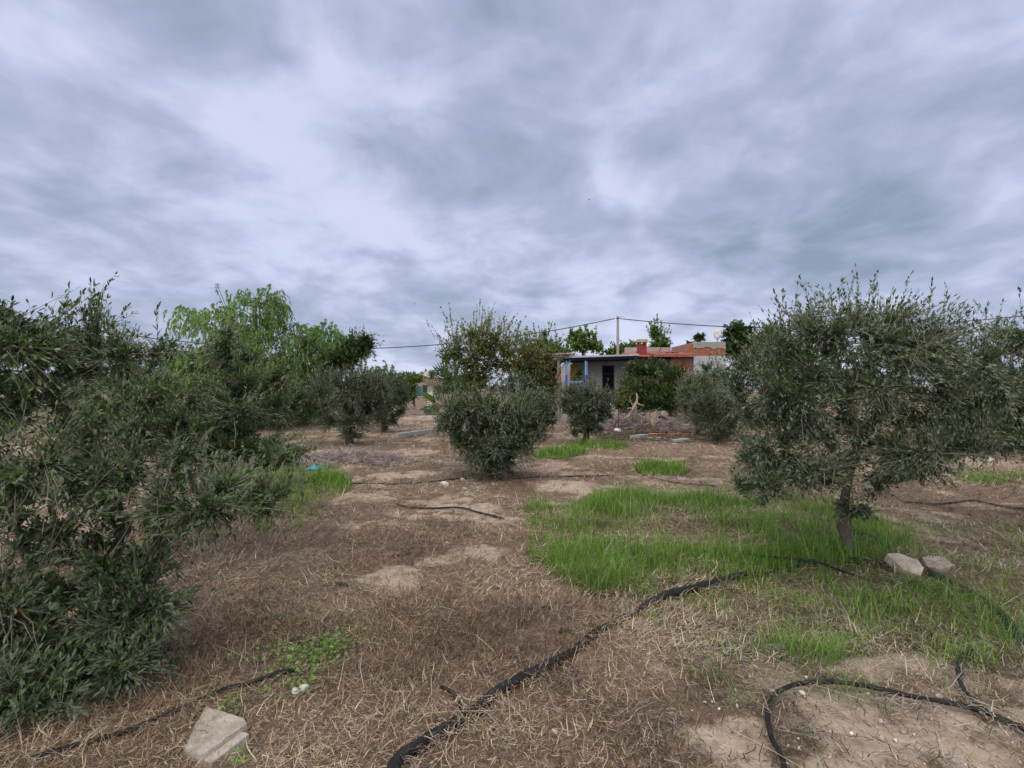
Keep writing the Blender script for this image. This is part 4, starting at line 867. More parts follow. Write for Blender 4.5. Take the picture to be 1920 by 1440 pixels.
def roof_things():
    D = 22.0; s = D / FOC; X = lambda px: (px - 960) * s; Z = lambda py: H - (py - 725) * s
    r = empty('roof_aerial', (X(1248), D + 1.0, Z(664)), 0, 'thin bent aerial standing on the red roof', 'aerial')
    a = MB(); a.tube([(0, 0, -.1), (.03, 0, .22), (.12, 0, .42)], .015, 5); a.build('mast', M['cable'], r)
    for k in range(3):
        a = MB(); a.tube([(-.12 + k * .05, 0, .12 + k * .09), (.14 + k * .04, 0, .16 + k * .09)], .009, 4); a.build('rod', M['cable'], r)
    r = empty('tile_heap', (X(1271), D + .9, Z(662)), 0, 'dark heap of curved roof tiles on the red roof right of the aerial', 'tiles')
    for k in range(7):
        a = MB(); n = 7; pts = [(.09 * math.cos(t), .06 * math.sin(t)) for t in np.linspace(0, math.pi, n)] + [(.075 * math.cos(t), .045 * math.sin(t)) for t in np.linspace(math.pi, 0, n)]
        a.prism(pts, -.2, .2); o = a.build('roof_tile', M['chimney'], r); o.location = (-.33 + k * .11, (k % 3) * .05, (k % 2) * .05)
    d = 25.0; b = at(1345, 640, d)
    r = empty('satellite_dish', (b[0], d, b[2] - .3), 0, 'pale round satellite dish on a post above the brick annex', 'satellite dish')
    a = MB(); a.tube([(0, 0, -.4), (0, 0, .5)], .03, 8); a.build('mast', M['pole'], r)
    V, F = [], []; n = 20
    for i, rr in enumerate((0.01, .10, .19, .26)):
        for j in range(n): an = j / n * 6.283; V.append((rr * .75 * math.cos(an), -.02 - .35 * (.26 ** 2 - rr * rr), .68 + rr * math.sin(an)))
    for i in range(3):
        for j in range(n): F.append((i * n + j, i * n + (j + 1) % n, (i + 1) * n + (j + 1) % n, (i + 1) * n + j))
    a = MB(); a.add(V, F); o = a.build('dish', M['dish'], r, smooth=True); so = o.modifiers.new('solid', 'SOLIDIFY'); so.thickness = .012
    o.rotation_euler = (0, 0, R(-25))
    a = MB(); a.tube([(0, -.05, .35), (.0, -.38, .6)], .012, 5); a.build('feed_arm', M['pole'], r)
roof_things()
def leanto():
    D = 21.5; s = D / FOC; X = lambda px: (px - 960) * s; Z = lambda py: H - (py - 725) * s
    r = empty('wooden_lean_to', (X(1020), D, 0), 0, 'dark lean-to of weathered beams left of the blue posts', 'lean-to'); off = (-X(1020), -D, 0)
    a = MB(); a.prism([(X(975), Z(668)), (X(1073), Z(663)), (X(1073), Z(661)), (X(975), Z(665.5))], D, D + 3.2); a.build('roof_sheet', M['sheet'], r, loc=off)
    for i, (z0, z1, yy) in enumerate([(671, 668, .1), (676, 673, .9), (681, 678, 1.7), (686, 681, 2.5)]):
        a = MB(); a.tube([(X(985), D + yy, Z(z0)), (X(1060), D + yy, Z(z1))], .045, 6); a.build('beam', M['wood'], r, loc=off)
    for i, px in enumerate((980, 1012, 1048)):
        a = MB(); a.tube([(X(px), D + .2, -.05), (X(px), D + .2, Z(668))], .06, 7); a.build('post', M['wood'], r, loc=off)
    a = MB(); a.box((X(1020), D + 3.2, 1.45), (X(1064) - X(975), .15, 2.9)); a.build('shade_painted_wall', M['dark'], r, loc=off)  # shade under the lean-to roof painted on as a near-black wall
    a = MB(); a.prism([(X(1070), Z(668)), (X(1087), Z(668)), (X(1078), Z(661))], D + 1.2, D + 1.6); a.build('red_gable', M['redroof'], r, loc=off)
    # clay jar on a stand
    j = empty('clay_jar', (X(1049), D + .6, Z(715)), 0, 'terracotta jar in the shade of the lean-to beside the first blue post', 'jar')
    prof = [(.02, 0), (.11, .02), (.15, .12), (.13, .24), (.07, .32), (.09, .40), (.085, .41), (.05, .33)]; V, F = [], []; n = 12
    for rr, z in prof:
        for k in range(n): V.append((rr * math.cos(k / n * 6.283), rr * math.sin(k / n * 6.283), z))
    for i in range(len(prof) - 1):
        for k in range(n): F.append((i * n + k, i * n + (k + 1) % n, (i + 1) * n + (k + 1) % n, (i + 1) * n + k))
    a = MB(); a.add(V, F); a.build('jar_body', M['terracotta'], j, smooth=True)
    a = MB(); a.box((0, 0, -.5), (.35, .35, 1.0)); a.build('stand', M['wood'], j)
    # potted plant on the porch rail
    round_tree('potted_plant', 1086, 725, 22.9, [(1086, 702, 8, 9, 0)], 'leafy pot plant between the stone pillar and the twin blue posts', 'plant', 'green_mid', 150, twigs=70, per=9, leaf_l=.09, leaf_w=.04, sr=.03, limbs=8, twig_r=.006)
leanto()
def boundary():
    D = 36.0; s = D / FOC; X = lambda px: (px - 960) * s; Z = lambda py: H - (py - 725) * s
    r = empty('boundary_wall', (X(800), D, 0), 0, 'low tan block wall across the gap, teal cloth fence on top', 'wall'); off = (-X(800), -D, 0)
    a = MB(); a.box(((X(640) + X(900)) / 2, D + .1, Z(745) / 2 - .1), (X(900) - X(640), .2, Z(745) + .2)); a.build('wall_base', M['wall_tan'], r, bevel=.01, loc=off)
    a = MB(); a.box(((X(640) + X(900)) / 2, D + .1, Z(744)), (X(900) - X(640), .26, .06)); a.build('coping', M['cement_pink'], r, loc=off)
    for px0, px1 in ((700, 747), (748, 791)):
        a = MB(); a.box(((X(px0) + X(px1)) / 2, D + .1, (Z(743) + Z(724)) / 2), (X(px1) - X(px0), .03, Z(724) - Z(743))); a.build('fence_cloth', M['teal'], r, loc=off)
    a = MB(); a.box(((X(792) + X(802)) / 2, D + .08, (Z(743) + Z(722)) / 2), (X(802) - X(792), .06, Z(722) - Z(743))); a.build('gate_sheet', M['navy'], r, loc=off)
    for px in (700, 747.5, 791.5):
        a = MB(); a.tube([(X(px), D + .07, Z(745)), (X(px), D + .07, Z(721))], .03, 6); a.build('fence_post', M['pole'], r, loc=off)
    a = MB(); a.box((X(806.5), D + .05, Z(724) / 2), (X(812) - X(802), .35, Z(724))); a.build('gate_pillar', M['wall_white'], r, bevel=.01, loc=off)
    h = empty('white_outbuilding', (at(798, 725, 48)[0], 48, 0), 0, 'small white outbuilding barely showing behind the gate pillar', 'building')
    a = MB(); a.box((0, 1.5, 1.25), (2.6, 3, 2.5)); a.build('walls', M['wall_tan'], h)
    a = MB(); a.prism([(-1.5, 2.5), (1.5, 2.5), (0, 3.1)], -.2, 3.2); a.build('roof', M['dish'], h)
    p = G(808, 778); c = empty('green_crate', (p[0], p[1], gz(*p) + .1), .3, 'dark green crate among the low rubble under the palm', 'crate')
    a = MB()
    for z in (.06, .2, .34): a.box((0, -.25, z), (.75, .03, .09)); a.box((0, .25, z), (.75, .03, .09)); a.box((-.37, 0, z), (.03, .47, .09)); a.box((.37, 0, z), (.03, .47, .09))
    a.build('slats', M['teal'], c); a = MB(); a.box((0, 0, .01), (.70, .45, .02)); a.build('floor_board', M['teal'], c)
boundary()

# ------------------------------------------------------------------ utility pole and cables
def poles():
    d = 35.0; p = at(1158.5, 593, d)
    r = empty('utility_pole', (p[0], d, 0), 0, 'tall grey utility pole rising behind the porch roof', 'utility pole')
    a = MB(); a.tube([(0, 0, -.3), (0, 0, p[2] * .5), (0, 0, p[2])], [.13, .11, .085], 10); a.build('shaft', M['pole'], r)
    a = MB(); a.box((0, -.1, p[2] - .15), (.30, .06, .06)); a.build('bracket', M['cable'], r)
    a = MB(); a.tube([(.05, -.1, p[2] - .1), (.35, -.1, p[2] - .02), (.5, -.1, p[2] - .16)], .012, 4); a.build('stay_wire', M['cable'], r)
    def para(pts):
        xs = [q[0] for q in pts]; return np.polyfit(xs, [q[2] for q in pts], 2), np.polyfit(xs, [q[1] for q in pts], 1)
    q0 = at(1153, 597, d)
    L_ = [q0, at(705, 653, 33.5), at(275, 633, 32.0)]; cz, cy = para(L_); xs = np.linspace(q0[0], at(-250, 600, 31)[0], 40)
    a = MB(); a.tube([(x, np.polyval(cy, x), np.polyval(cz, x)) for x in xs], .032, 6); tag(a.build('power_cable', M['cable'], None), 'dark overhead cable sagging left from the pole over the pepper trees', 'cable')
    q1 = at(1164, 597, d); L_ = [q1, at(1340, 612, 34.2), at(1900, 594, 31)]; cz, cy = para(L_); xs = np.linspace(q1[0], at(2100, 580, 30)[0], 30)
    a = MB(); a.tube([(x, np.polyval(cy, x), np.polyval(cz, x)) for x in xs], .032, 6); tag(a.build('power_cable', M['cable'], None), 'dark overhead cable running right from the pole behind the big olive', 'cable')
poles()

# ------------------------------------------------------------------ hoses and pipes
def smooth_path(pts, step=.04):
    P = np.array(pts, float); out = []
    n = len(P)
    for i in range(n - 1):
        p0 = P[max(i - 1, 0)]; p1 = P[i]; p2 = P[i + 1]; p3 = P[min(i + 2, n - 1)]
        k = max(2, int(np.linalg.norm(p2 - p1) / step))
        for t in np.arange(k) / k:
            out.append(.5 * ((2 * p1) + (-p0 + p2) * t + (2 * p0 - 5 * p1 + 4 * p2 - p3) * t * t + (-p0 + 3 * p1 - 3 * p2 + p3) * t ** 3))
    out.append(P[-1]); return np.array(out)
def hose(name, pix, r, m, label, cat='hose', lift=.0, sides=10, step=.04, wob=.006, dip=.0):
    g = smooth_path([G(*p) for p in pix], step); rng = np.random.RandomState(int(abs(pix[0][0])))
    w = np.cumsum(rng.normal(0, wob, len(g))) ; w -= np.linspace(w[0], w[-1], len(w)); g[:, 0] += w * .5
    z = hgt(g[:, 0], g[:, 1]) + r * .85 + lift - dip * np.clip((fbm(g[:, 0] * 2.3 + 5, g[:, 1] * 2.3, 3) - .45) * 5, -.3, 1)
    k = np.array([1, 2, 3, 2, 1]) / 9; zz = np.convolve(np.pad(z, 2, 'edge'), k, 'valid')
    pts = np.column_stack([g, zz + .004 * np.sin(np.arange(len(g)) * .35)])
    V, F = tube_one(pts, r * (1 + .05 * np.sin(np.arange(len(g)) * .9)), sides)
    a = MB(); a.add(V, F); o = a.build(name, M[m], None, smooth=True); return tag(o, label, cat)
hose('irrigation_pipe', [(700, 1500), (755, 1432), (815, 1385), (870, 1345), (930, 1300), (975, 1275), (1040, 1235), (1095, 1188), (1150, 1160), (1210, 1132), (1290, 1106), (1380, 1085), (1450, 1070), (1540, 1058), (1640, 1056), (1700, 1062)], .029, 'plastic', 'thick black irrigation pipe running from the bottom edge up to the big olive', 'pipe', lift=.004, wob=.014, dip=.026)
hose('irrigation_pipe', [(1600, 1005), (1640, 1025), (1700, 1055), (1755, 1085), (1810, 1115), (1860, 1150), (1905, 1195), (1960, 1260), (2020, 1350)], .036, 'plastic_green', 'greenish black pipe curving down to the right edge past two slabs', 'pipe', lift=.006, wob=.01, dip=.015)
hose('garden_hose', [(1478, 1500), (1468, 1440), (1446, 1400), (1440, 1355), (1448, 1320), (1475, 1298), (1510, 1289), (1560, 1286), (1630, 1296), (1700, 1309), (1770, 1324), (1840, 1344), (1900, 1370), (1970, 1410)], .0115, 'plastic', 'black hose looped over the bare soil at the lower right', lift=.026)
hose('garden_hose', [(1818, 1215), (1800, 1245), (1796, 1275), (1812, 1305), (1840, 1335), (1880, 1360), (1960, 1385)], .0135, 'plastic_green', 'short dark hose coming down out of the grass to cross the looped one', lift=.024)
hose('garden_hose', [(556, 1266), (520, 1272), (470, 1288), (420, 1300), (370, 1322), (310, 1350), (240, 1378), (150, 1410), (60, 1440)], .012, 'plastic', 'black hose passing behind the long concrete block at the lower left', lift=.028)
hose('drip_tube', [(828, 1288), (850, 1300), (864, 1325), (866, 1345), (860, 1368)], .009, 'plastic', 'short black drip tube joining the thick pipe near the bottom edge', lift=.02, cat='tube')
hose('drip_tube', [(1393, 1056), (1430, 1060), (1480, 1064), (1530, 1072), (1560, 1082), (1600, 1096)], .009, 'plastic', 'thin black tube lying across the thick pipe left of the olive trunk', lift=.07, cat='tube')
hose('drip_tube', [(560, 912), (650, 908), (720, 908), (800, 904), (860, 898), (960, 897), (1040, 894), (1150, 892)], .011, 'plastic', 'long black drip tube crossing behind the foot of the middle olive', cat='tube', step=.1)
hose('drip_tube', [(745, 951), (760, 956), (810, 959), (860, 958), (900, 965), (945, 977)], .012, 'plastic', 'black drip tube on the pale soil in front of the middle olive', cat='tube', lift=.012)
hose('drip_tube', [(1695, 943), (1740, 945), (1790, 943), (1822, 940), (1850, 944), (1920, 954), (2000, 965)], .012, 'plastic', 'black drip tube on brown ground right of the big olive trunk', cat='tube', lift=.012)
hose('drip_tube', [(1220, 893), (1255, 903), (1310, 910), (1345, 914)], .010, 'plastic', 'piece of black tube beyond the tall grass, near the small round grass patch', cat='tube', lift=.012)
hose('drip_tube', [(1400, 820), (1500, 826), (1600, 832), (1760, 838), (1960, 846)], .014, 'plastic', 'distant black tube under the right-hand trees', cat='tube', lift=.01, step=.2)

# ------------------------------------------------------------------ concrete pieces, stones, shells
def rough_block(name, outline, h, label, cat, m='concrete', seed=1, tilt=None, z0=None, step2=None):
    """outline: ground x,y polygon (world), a chipped slab with that plan"""
    rng = np.random.RandomState(seed); P = np.array(outline); c = P.mean(0); P = P - c
    # resample with chipped edges
    Q = []
    for i in range(len(P)):
        a, b = P[i], P[(i + 1) % len(P)]; k = max(2, int(np.linalg.norm(b - a) / .022))
        for t in np.arange(k) / k: Q.append(a * (1 - t) + b * t + rng.normal(0, .0016, 2))
    Q = np.array(Q); n = len(Q)
    rings = [(Q * 1.01, -.03), (Q * 1.0, h * .55), (Q * .995, h * .9), (Q * .975, h)]
    V = []; 
    for q, z in rings: V += [(x + rng.normal(0, .0012), y + rng.normal(0, .0012), z + rng.normal(0, .0022)) for x, y in q]
    F = [(r * n + i, r * n + (i + 1) % n, (r + 1) * n + (i + 1) % n, (r + 1) * n + i) for r in range(3) for i in range(n)]
    F.append(tuple(3 * n + i for i in range(n)))
    me = bpy.data.meshes.new(name); me.from_pydata(V, [], F); me.update()
    o = link(name, me, M[m], None, (c[0], c[1], gz(*c) if z0 is None else z0)); tag(o, label, cat)
    me.set_sharp_from_angle(angle=R(38)) if hasattr(me, 'set_sharp_from_angle') else None
    if tilt: o.rotation_euler = tilt
    return o
blk = rough_block('concrete_block', [(G(*p)[0] * .965, (G(*p)[1] - 2.2) * .82 + 2.17) for p in [(386, 1318), (452, 1346), (458, 1358), (372, 1420), (357, 1426), (330, 1404)]], .055, 'long broken concrete block half buried in straw at the lower left', 'concrete block', seed=4, tilt=(R(3), R(-2), 0))
# lower broken step of the block as a part of it
rng = np.random.RandomState(2)
c = blk.location
a = MB(); pa = np.array(G(459, 1378)) - np.array(c[:2]); pb = np.array(G(384, 1430)) - np.array(c[:2]); m_ = (pa + pb) / 2; L_ = np.linalg.norm(pb - pa)
a.box((m_[0] + .012, m_[1], .012), (L_ * .95, .05, .05), rz=math.atan2(*(pb - pa)[::-1]), jit=.007, rng=rng); a.build('broken_edge', M['concrete'], blk, bevel=.006)
rough_block('concrete_slab', [(3.26, 4.22), (3.36, 4.25), (3.48, 4.20), (3.50, 4.12), (3.44, 4.02), (3.35, 4.04), (3.30, 4.10)], .045, 'angular pale slab tilted up in the grass between the pipe and the trunk', 'slab', seed=7, tilt=(R(28), R(6), R(-12)), z0=.05)
rough_block('concrete_slab', [G(1724, 1056), G(1762, 1052), G(1788, 1066), G(1768, 1073), G(1735, 1070)], .045, 'flat pale slab on the far side of the greenish pipe', 'slab', seed=9, tilt=(R(8), R(4), 0))
def pebble_mesh(seed, m):
    rng = np.random.RandomState(seed); V, F = [], []; n, k = 10, 6
    ph = rng.rand(4) * 6
    for i in range(k + 1):
        th = math.pi * i / k
        for j in range(n):
            a = j / n * 6.283; r = 1 + .13 * math.sin(2 * a + ph[0]) * math.sin(th) + .08 * math.sin(3 * a + ph[1] + th * 2)
            V.append((r * math.sin(th) * math.cos(a), .8 * r * math.sin(th) * math.sin(a), .62 * math.cos(th) * r))
    for i in range(k):
        for j in range(n): F.append((i * n + j, (i + 1) * n + j, (i + 1) * n + (j + 1) % n, i * n + (j + 1) % n))
    a = MB(); a.add(V, F); me = bpy.data.meshes.new('stone'); me.from_pydata([tuple(v) for v in V], [], F); me.update(); me.polygons.foreach_set('use_smooth', np.ones(len(F), bool)); me.materials.append(M[m]); return me
peb = [pebble_mesh(i, 'stone') for i in range(4)]
def stone(px, py, r, label, k=0, dz=0, rz=0, name='white_stone', group=None, sq=1):
    p = Gp(px, py); o = link(name, peb[k]); o.location = (p[0], p[1], p[2] + r * .3 + dz); o.scale = (r, r, r * sq); o.rotation_euler = (.1, .2, rz); return tag(o, label, 'stone', group)
stone(556, 1301, .024, 'left white stone of the touching pair in the weeds', 0, .03)
stone(572, 1296, .025, 'right white stone of the touching pair in the weeds', 1, .034, 1, sq=1.2)
stone(834, 910, .075, 'largest pale stone by the drip tube left of the middle olive', 2)
stone(868, 900, .045, 'small pale stone just right of the largest one by the drip tube', 3)
stone(872, 917, .04, 'flat pale stone in front of the other two near the middle olive', 1)
stone(1447, 1298, .014, 'white pebble beside the bend of the looped hose', 2, .01)
stone(1502, 1302, .017, 'white pebble tucked under the top of the looped hose', 0, .01)
stone(1758, 1302, .017, 'pointed white stone between the two hoses at the lower right', 3, .01, .6)
stone(1040, 1364, .014, 'lone white pebble on straw below the middle of the thick pipe', 1, .012)
stone(1125, 806, .17, 'pale boulder at the left foot of the brush pile', 2)
stone(1158, 810, .14, 'second pale boulder at the foot of the brush pile, to the right', 0)
stone(1850, 868, .13, 'pinkish boulder on bare soil under the right-edge olive', 3)
stone(640, 1115, .012, 'tiny dark-set pebble on the straw left of centre', 1)
# snail shells
def shell_mesh():
    V, F = [], []; n = 26; k = 7
    for i in range(n):
        t = i / (n - 1); an = t * 3.2 * 2 * math.pi; rr = .12 + .42 * t; cr = .10 + .42 * t * .9
        for j in range(k):
            b = j / k * 6.283; V.append(((rr + cr * math.cos(b)) * math.cos(an), (rr + cr * math.cos(b)) * math.sin(an), .55 * (1 - t) + cr * math.sin(b)))
    for i in range(n - 1):
        for j in range(k): F.append((i * k + j, i * k + (j + 1) % k, (i + 1) * k + (j + 1) % k, (i + 1) * k + j))
    me = bpy.data.meshes.new('snail_shell'); me.from_pydata(V, [], F); me.update(); me.polygons.foreach_set('use_smooth', np.ones(len(F), bool)); me.materials.append(M['shell']); return me
sm = shell_mesh(); rr = random.Random(9)
shells = [(1507, 1309), (1380, 1326), (1379, 1291), (1465, 1296), (1320, 1315), (1335, 1315), (1555, 1370), (1593, 1374), (1497, 1390), (1498, 1410), (1478, 1407), (1522, 1372), (1710, 1380), (1675, 1389), (1728, 1433), (1806, 1432), (1343, 1203), (1421, 1222), (1582, 1110), (1643, 1184), (1349, 1330), (1626, 1301), (1405, 1262), (1344, 1279), (1511, 1266), (1475, 1435), (1888, 1340), (1676, 1390), (975, 1158), (1648, 1354), (1553, 1424), (1910, 1430), (1632, 1278), (1628, 1275), (978, 1162), (1220, 1410), (1295, 1328)]
for k, (px, py) in enumerate(shells):
    p = Gp(px + rr.uniform(-2, 2), py); o = link('snail_shell', sm); s = rr.uniform(.0055, .0105); o.scale = (s, s, s); o.location = (p[0], p[1], p[2] + .012); o.rotation_euler = (rr.uniform(-1, 1), rr.uniform(-1, 1), rr.uniform(0, 6))
    tag(o, 'tiny white snail shell lying on the soil or straw in the foreground', 'snail shell', 'white snail shells scattered over the foreground')
# clods and soil crumbs on the bare patches
def clods():
    rng = np.random.RandomState(77); V0 = np.array([(1, 0, 0), (-1, 0, 0), (0, 1, 0), (0, -1, 0), (0, 0, .8), (0, 0, -.8)], float)
    F0 = np.array([(0, 2, 4), (2, 1, 4), (1, 3, 4), (3, 0, 4), (2, 0, 5), (1, 2, 5), (3, 1, 5), (0, 3, 5)])
    xs, ys = [], []
    for (y0, y1, dn) in ((1.7, 4, 620), (4, 9, 90)):
        x, y = scatter(rng, y0, y1, dn); b = bare(x, y); k = rng.rand(len(x)) < b; xs.append(x[k]); ys.append(y[k])
    x = np.concatenate(xs); y = np.concatenate(ys); n = len(x); r = .003 * rng.gamma(2, .9, n) * (1 + (y > 4))
    V = V0[None] * rng.uniform(.6, 1.3, (n, 6, 1)) * r[:, None, None]; an = rng.rand(n) * 6.28; c, s = np.cos(an)[:, None], np.sin(an)[:, None]
    V = np.stack([V[..., 0] * c - V[..., 1] * s, V[..., 0] * s + V[..., 1] * c, V[..., 2]], -1) + np.stack([x, y, hgt(x, y) + r * .3], 1)[:, None]
    me = np_mesh('soil_crumbs', V.reshape(-1, 3), [(F0[None] + np.arange(n)[:, None, None] * 6).reshape(-1, 3)])
    tag(link('soil_crumbs', me, simple('soil_crumb', (.30, .21, .155), (.50, .39, .30), 20, .95, 0)), 'loose crumbs of dry pale soil on the bare patches', 'soil', kind='stuff')
clods()

# ------------------------------------------------------------------ brush heaps, dead branch, boards, bits
def sticks(name, cx, cy, rx, ry, h, n, ln, r, m, label, cat, seed, arch=.3, lean=.5):
    rng = np.random.RandomState(seed); d = unit(rng.normal(size=(n, 3)) * [1, 1, lean]); p = rng.uniform(-1, 1, (n, 2)); rad = np.minimum(np.hypot(p[:, 0], p[:, 1]), 1)
    p = p / np.maximum(np.hypot(p[:, 0], p[:, 1]), 1)[:, None]
    x = cx + p[:, 0] * rx; y = cy + p[:, 1] * ry; z = hgt(x, y) + h * np.clip(1 - rad ** 2, .05, 1) * rng.rand(n)
    K = 4; t = np.linspace(-.5, .5, K)[None, :, None]; L_ = ln * rng.uniform(.4, 1.2, n)
    C = np.stack([x, y, z], 1)[:, None] + d[:, None] * t * L_[:, None, None] + np.array([0, 0, 1.0]) * (.25 - t ** 2) * arch * L_[:, None, None]
    C[:, 1:] += np.cumsum(rng.normal(0, .02 * ln, C[:, 1:].shape), 1); C[:, :, 2] = np.maximum(C[:, :, 2], hgt(C[:, :, 0], C[:, :, 1]) + .005)
    V, F = tubes(C, np.linspace(1, .4, K)[None] * (r * rng.uniform(.5, 1.5, n))[:, None], 3)
    return tag(link(name, np_mesh(name, V, [F], smooth=True), M[m]), label, cat, kind='stuff')
cx, cy = G(1205, 806); sticks('brush_pile', cx, cy, 1.75, .55, .58, 1500, .75, .013, 'brush', 'grey heap of cut dead branches in front of the dark fruit tree', 'brush pile', 1)
cx, cy = G(1250, 815); sticks('fallen_sticks', cx, cy - .6, 2.6, 1.5, .06, 260, 1.2, .014, 'bark_dark', 'dark sticks strewn flat over the ground before the brush pile', 'sticks', 2, arch=.05, lean=.03)
cx, cy = G(655, 868); sticks('pruned_twigs', cx, cy, 1.35, .45, .26, 2200, .40, .006, 'brush', 'purplish grey mat of pruned twigs behind the blue plastic', 'twigs', 3, lean=.45)
cx, cy = G(570, 880); sticks('pruned_twigs', cx, cy + .2, .6, .4, .16, 700, .35, .006, 'brush', 'smaller grey end of the pruned twig mat next to the left olives', 'twigs', 4, lean=.35)
cx, cy = G(790, 775); sticks('rubble_sticks', cx, cy, 1.9, 2.0, .25, 300, .8, .016, 'brush', 'low brown rubble and sticks before the tan boundary wall', 'rubble', 5, lean=.2)
cx, cy = G(1700, 1325); sticks('bleached_twigs', cx, cy, .17, .07, .05, 90, .10, .0016, 'brush', 'bleached clump of tiny twigs over the looped hose', 'twigs', 6)
def deadwood():
    d = 17.3; s = d / FOC; c = at(1190, 725, d); f = lambda px, py, dy=0: ((px - 1190) * s, dy, H - (py - 725) * s)
    r = empty('dead_branch', (c[0], d, 0), 0, 'pale forked dead trunk sticking up out of the brush pile', 'dead branch')
    a = MB(); a.tube([f(1164, 786, -.2), f(1176, 780, -.15), f(1184, 768, -.1), f(1190, 760), f(1194, 752), f(1195, 744), f(1193, 737)], [.03, .045, .05, .055, .045, .04, .015], 8); a.tube([f(1184, 768, -.1), f(1178, 764, -.3), f(1171, 765, -.35)], [.03, .02, .008], 6); a.tube([f(1188, 763, 0), f(1183, 752, .1), f(1182, 744, .1)], [.025, .015, .006], 5); a.build('trunk', M['deadwood'], r, smooth=True)
    a = MB(); a.tube([f(1193, 755), f(1199, 759, -.05), f(1206, 760, -.1)], [.035, .025, .012], 7); a.build('fork', M['deadwood'], r, smooth=True)
    a = MB(); a.tube([f(1189, 790, -.1), f(1190, 775, 0), f(1192, 760, 0)], [.09, .07, .04], 8); a.build('stump', M['trunk_grey'], r, smooth=True)
    r = empty('broken_stump', (c[0], d - .3, 0), 0, 'splintered pale stump at the right end of the brush pile', 'stump')
    a = MB(); a.tube([f(1222, 792), f(1223, 780), f(1224, 769)], [.06, .05, .008], 5); a.tube([f(1228, 790), f(1227, 778), f(1225, 767)], [.04, .03, .006], 5); a.tube([f(1219, 790), f(1217, 778), f(1219, 772)], [.05, .035, .006], 5); a.build('wood', M['deadwood'], r)
    a = MB(); a.tube([f(1221, 798), f(1214, 784), f(1210, 774)], [.035, .03, .01], 5); a.tube([f(1221, 795), f(1228, 788), f(1234, 785)], [.035, .03, .02], 5); a.build('broken_limb', M['deadwood'], r)
    r = empty('log', (c[0], d + .4, 0), 0, 'thick grey hollow log lying behind the right end of the brush pile', 'log')
    a = MB(); a.tube([f(1234, 785, .9), f(1252, 778, 0)], [.15, .14], 14); a.build('bark', M['trunk_grey'], r, smooth=True)
    a = MB(); a.tube([f(1252.2, 778, -.0), f(1253.2, 777.6, -.05)], [.12, .118], 14); a.build('cut_end', M['deadwood'], r)
    g0, g1 = Gp(746, 822), Gp(822, 812)
    a = MB(); L_ = math.hypot(g1[0] - g0[0], g1[1] - g0[1]); a.box(((g0[0] + g1[0]) / 2, (g0[1] + g1[1]) / 2, .09), (L_, .10, .14), rz=math.atan2(g1[1] - g0[1], g1[0] - g0[0]), jit=.01, rng=np.random.RandomState(1))
    tag(a.build('wooden_board', M['plank'], None, bevel=.005), 'pale grey board lying on the ground left of the middle olive', 'board')
    # charred and orange planks
    for k, (p0, p1, m, w, lab) in enumerate([((1192, 815), (1250, 814), 'char', .07, 'charred black plank on the ground before the brush pile'), ((1215, 816), (1300, 817), 'terracotta', .05, 'long reddish plank lying behind the strewn sticks'), ((1246, 818), (1268, 817), 'brick', .08, 'bright orange broken brick among the planks'), ((1185, 823), (1210, 820), 'plank', .12, 'short whitish board left of the reddish plank'), ((1262, 830), (1290, 828), 'plank', .09, 'grey board piece among the strewn sticks to the right')]):
        g0, g1 = Gp(*p0), Gp(*p1); a = MB(); L_ = math.hypot(g1[0] - g0[0], g1[1] - g0[1])
        a.box(((g0[0] + g1[0]) / 2, (g0[1] + g1[1]) / 2, (g0[2] + g1[2]) / 2 + .05), (L_, w * 1.6, w), rz=math.atan2(g1[1] - g0[1], g1[0] - g0[0]), jit=.015, rng=np.random.RandomState(k))
        tag(a.build('broken_brick' if 'brick' in m else 'plank', M[m], None, bevel=.006), lab, 'brick' if 'brick' in m else 'plank')
    # blue plastic
    p = Gp(591, 886); rng = np.random.RandomState(6); V, F = [], []; n = 9
    for i in range(n):
        for j in range(n):
            x = (i / (n - 1) - .5) * .26; y = (j / (n - 1) - .5) * .20; rr_ = math.hypot(x / .13, y / .1); V.append((x + rng.normal(0, .006), y + rng.normal(0, .006), max(.0, .085 * (1 - rr_ * .7)) + rng.normal(0, .012)))
    for i in range(n - 1):
        for j in range(n - 1): F.append((i * n + j, (i + 1) * n + j, (i + 1) * n + j + 1, i * n + j + 1))
    a = MB(); a.add(V, F); o = a.build('plastic_bag', M['bluebag'], None, smooth=True, loc=(p[0], p[1], p[2] + .05)); so = o.modifiers.new('s', 'SOLIDIFY'); so.thickness = .002
    tag(o, 'crumpled bright blue plastic bag at the edge of the green grass', 'plastic bag')
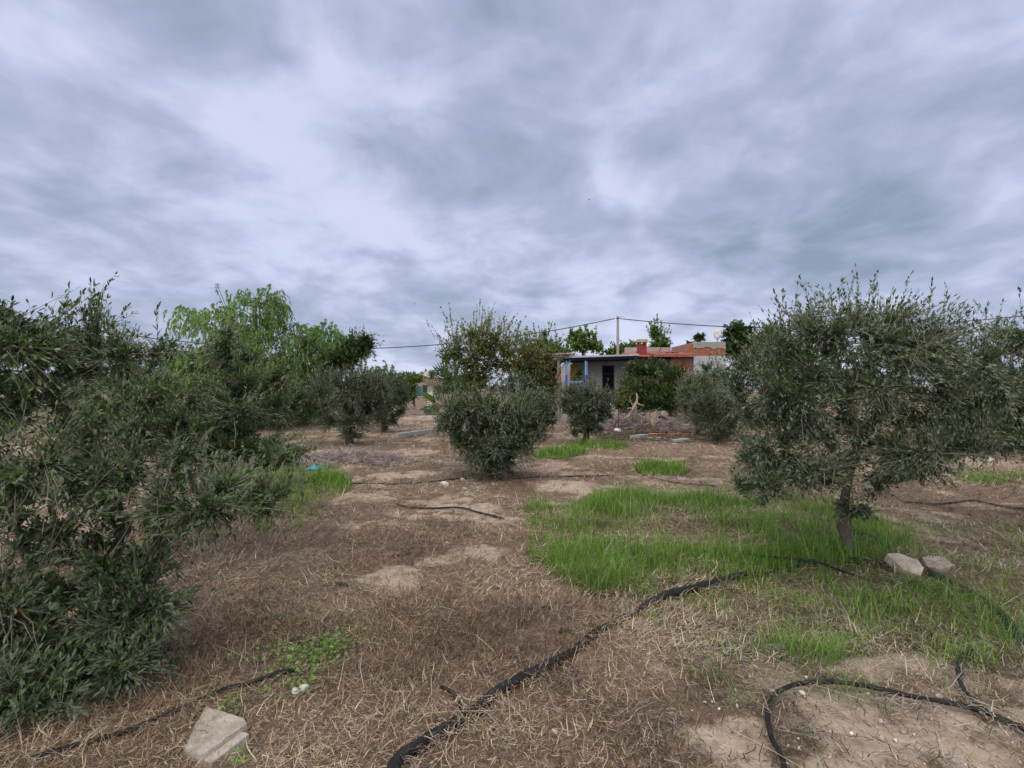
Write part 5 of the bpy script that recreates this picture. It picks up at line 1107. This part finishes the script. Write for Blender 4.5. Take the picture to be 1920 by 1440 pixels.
    # black plastic scraps near the pipe
    for k, (px, py, l, lab) in enumerate([(1025, 1143, .05, 'black plastic pipe scrap on straw between pipe and grass'), (1062, 1185, .05, 'black plastic scrap right beside the thick pipe'), (640, 1102, .05, 'dark scrap lying left of the pale dirt mound')]):
        p = Gp(px, py); a = MB(); a.tube([(p[0] - l, p[1], p[2] + .02), (p[0], p[1] + .012, p[2] + .026), (p[0] + l, p[1] + .004, p[2] + .018)], [.010, .013, .009], 7); tag(a.build('pipe_scrap', M['plastic'], None, smooth=True), lab, 'scrap')
    # fallen bent stick
    for k, (pts, rad, lab) in enumerate([([(870, 1005), (900, 999), (930, 1003), (948, 1012)], .008, 'thin bent grey stick left of the tall grass'), ([(1420, 1258), (1460, 1264), (1500, 1277), (1530, 1284)], .0045, 'pale thin stick pointing at the looped hose'), ([(1010, 857), (1040, 862), (1060, 858)], .02, 'pale stick at the edge of the grass behind the middle olive')]):
        g = smooth_path([G(*p) for p in pts], .05); P = np.column_stack([g, hgt(g[:, 0], g[:, 1]) + .02]); a = MB(); a.tube(P, np.linspace(rad, rad * .5, len(P)), 6); tag(a.build('stick', M['twig'], None, smooth=True), lab, 'stick')
deadwood()
# birds
for k, (px, py, sp, lab) in enumerate([(1105, 374, .30, 'tiny dark bird high in the cloudy sky'), (777, 570, .34, 'tiny dark bird low in the sky above the left gap')]):
    d = 55.0; p = at(px, py, d); r = empty('bird', p, k * 1.2, lab, 'bird')
    a = MB(); a.tube([(-.10, 0, 0), (-.05, 0, .005), (.03, 0, .01), (.09, 0, .005), (.12, 0, 0)], [.006, .022, .03, .02, .004], 8); a.build('body', M['bird'], r, smooth=True)
    for sgn in (-1, 1):
        a = MB(); t = .006; V = [(.04, 0, .02), (.02, sgn * .13, .07), (-.05, sgn * .24, .03), (-.03, sgn * .12, .055), (-.04, 0, .015)]
        a.add(V + [(x, y, z - t) for x, y, z in V], [(0, 1, 2, 3, 4), (9, 8, 7, 6, 5)] + [(i, i + 5, (i + 1) % 5 + 5, (i + 1) % 5) for i in range(5)]); a.build('wing', M['bird'], r)
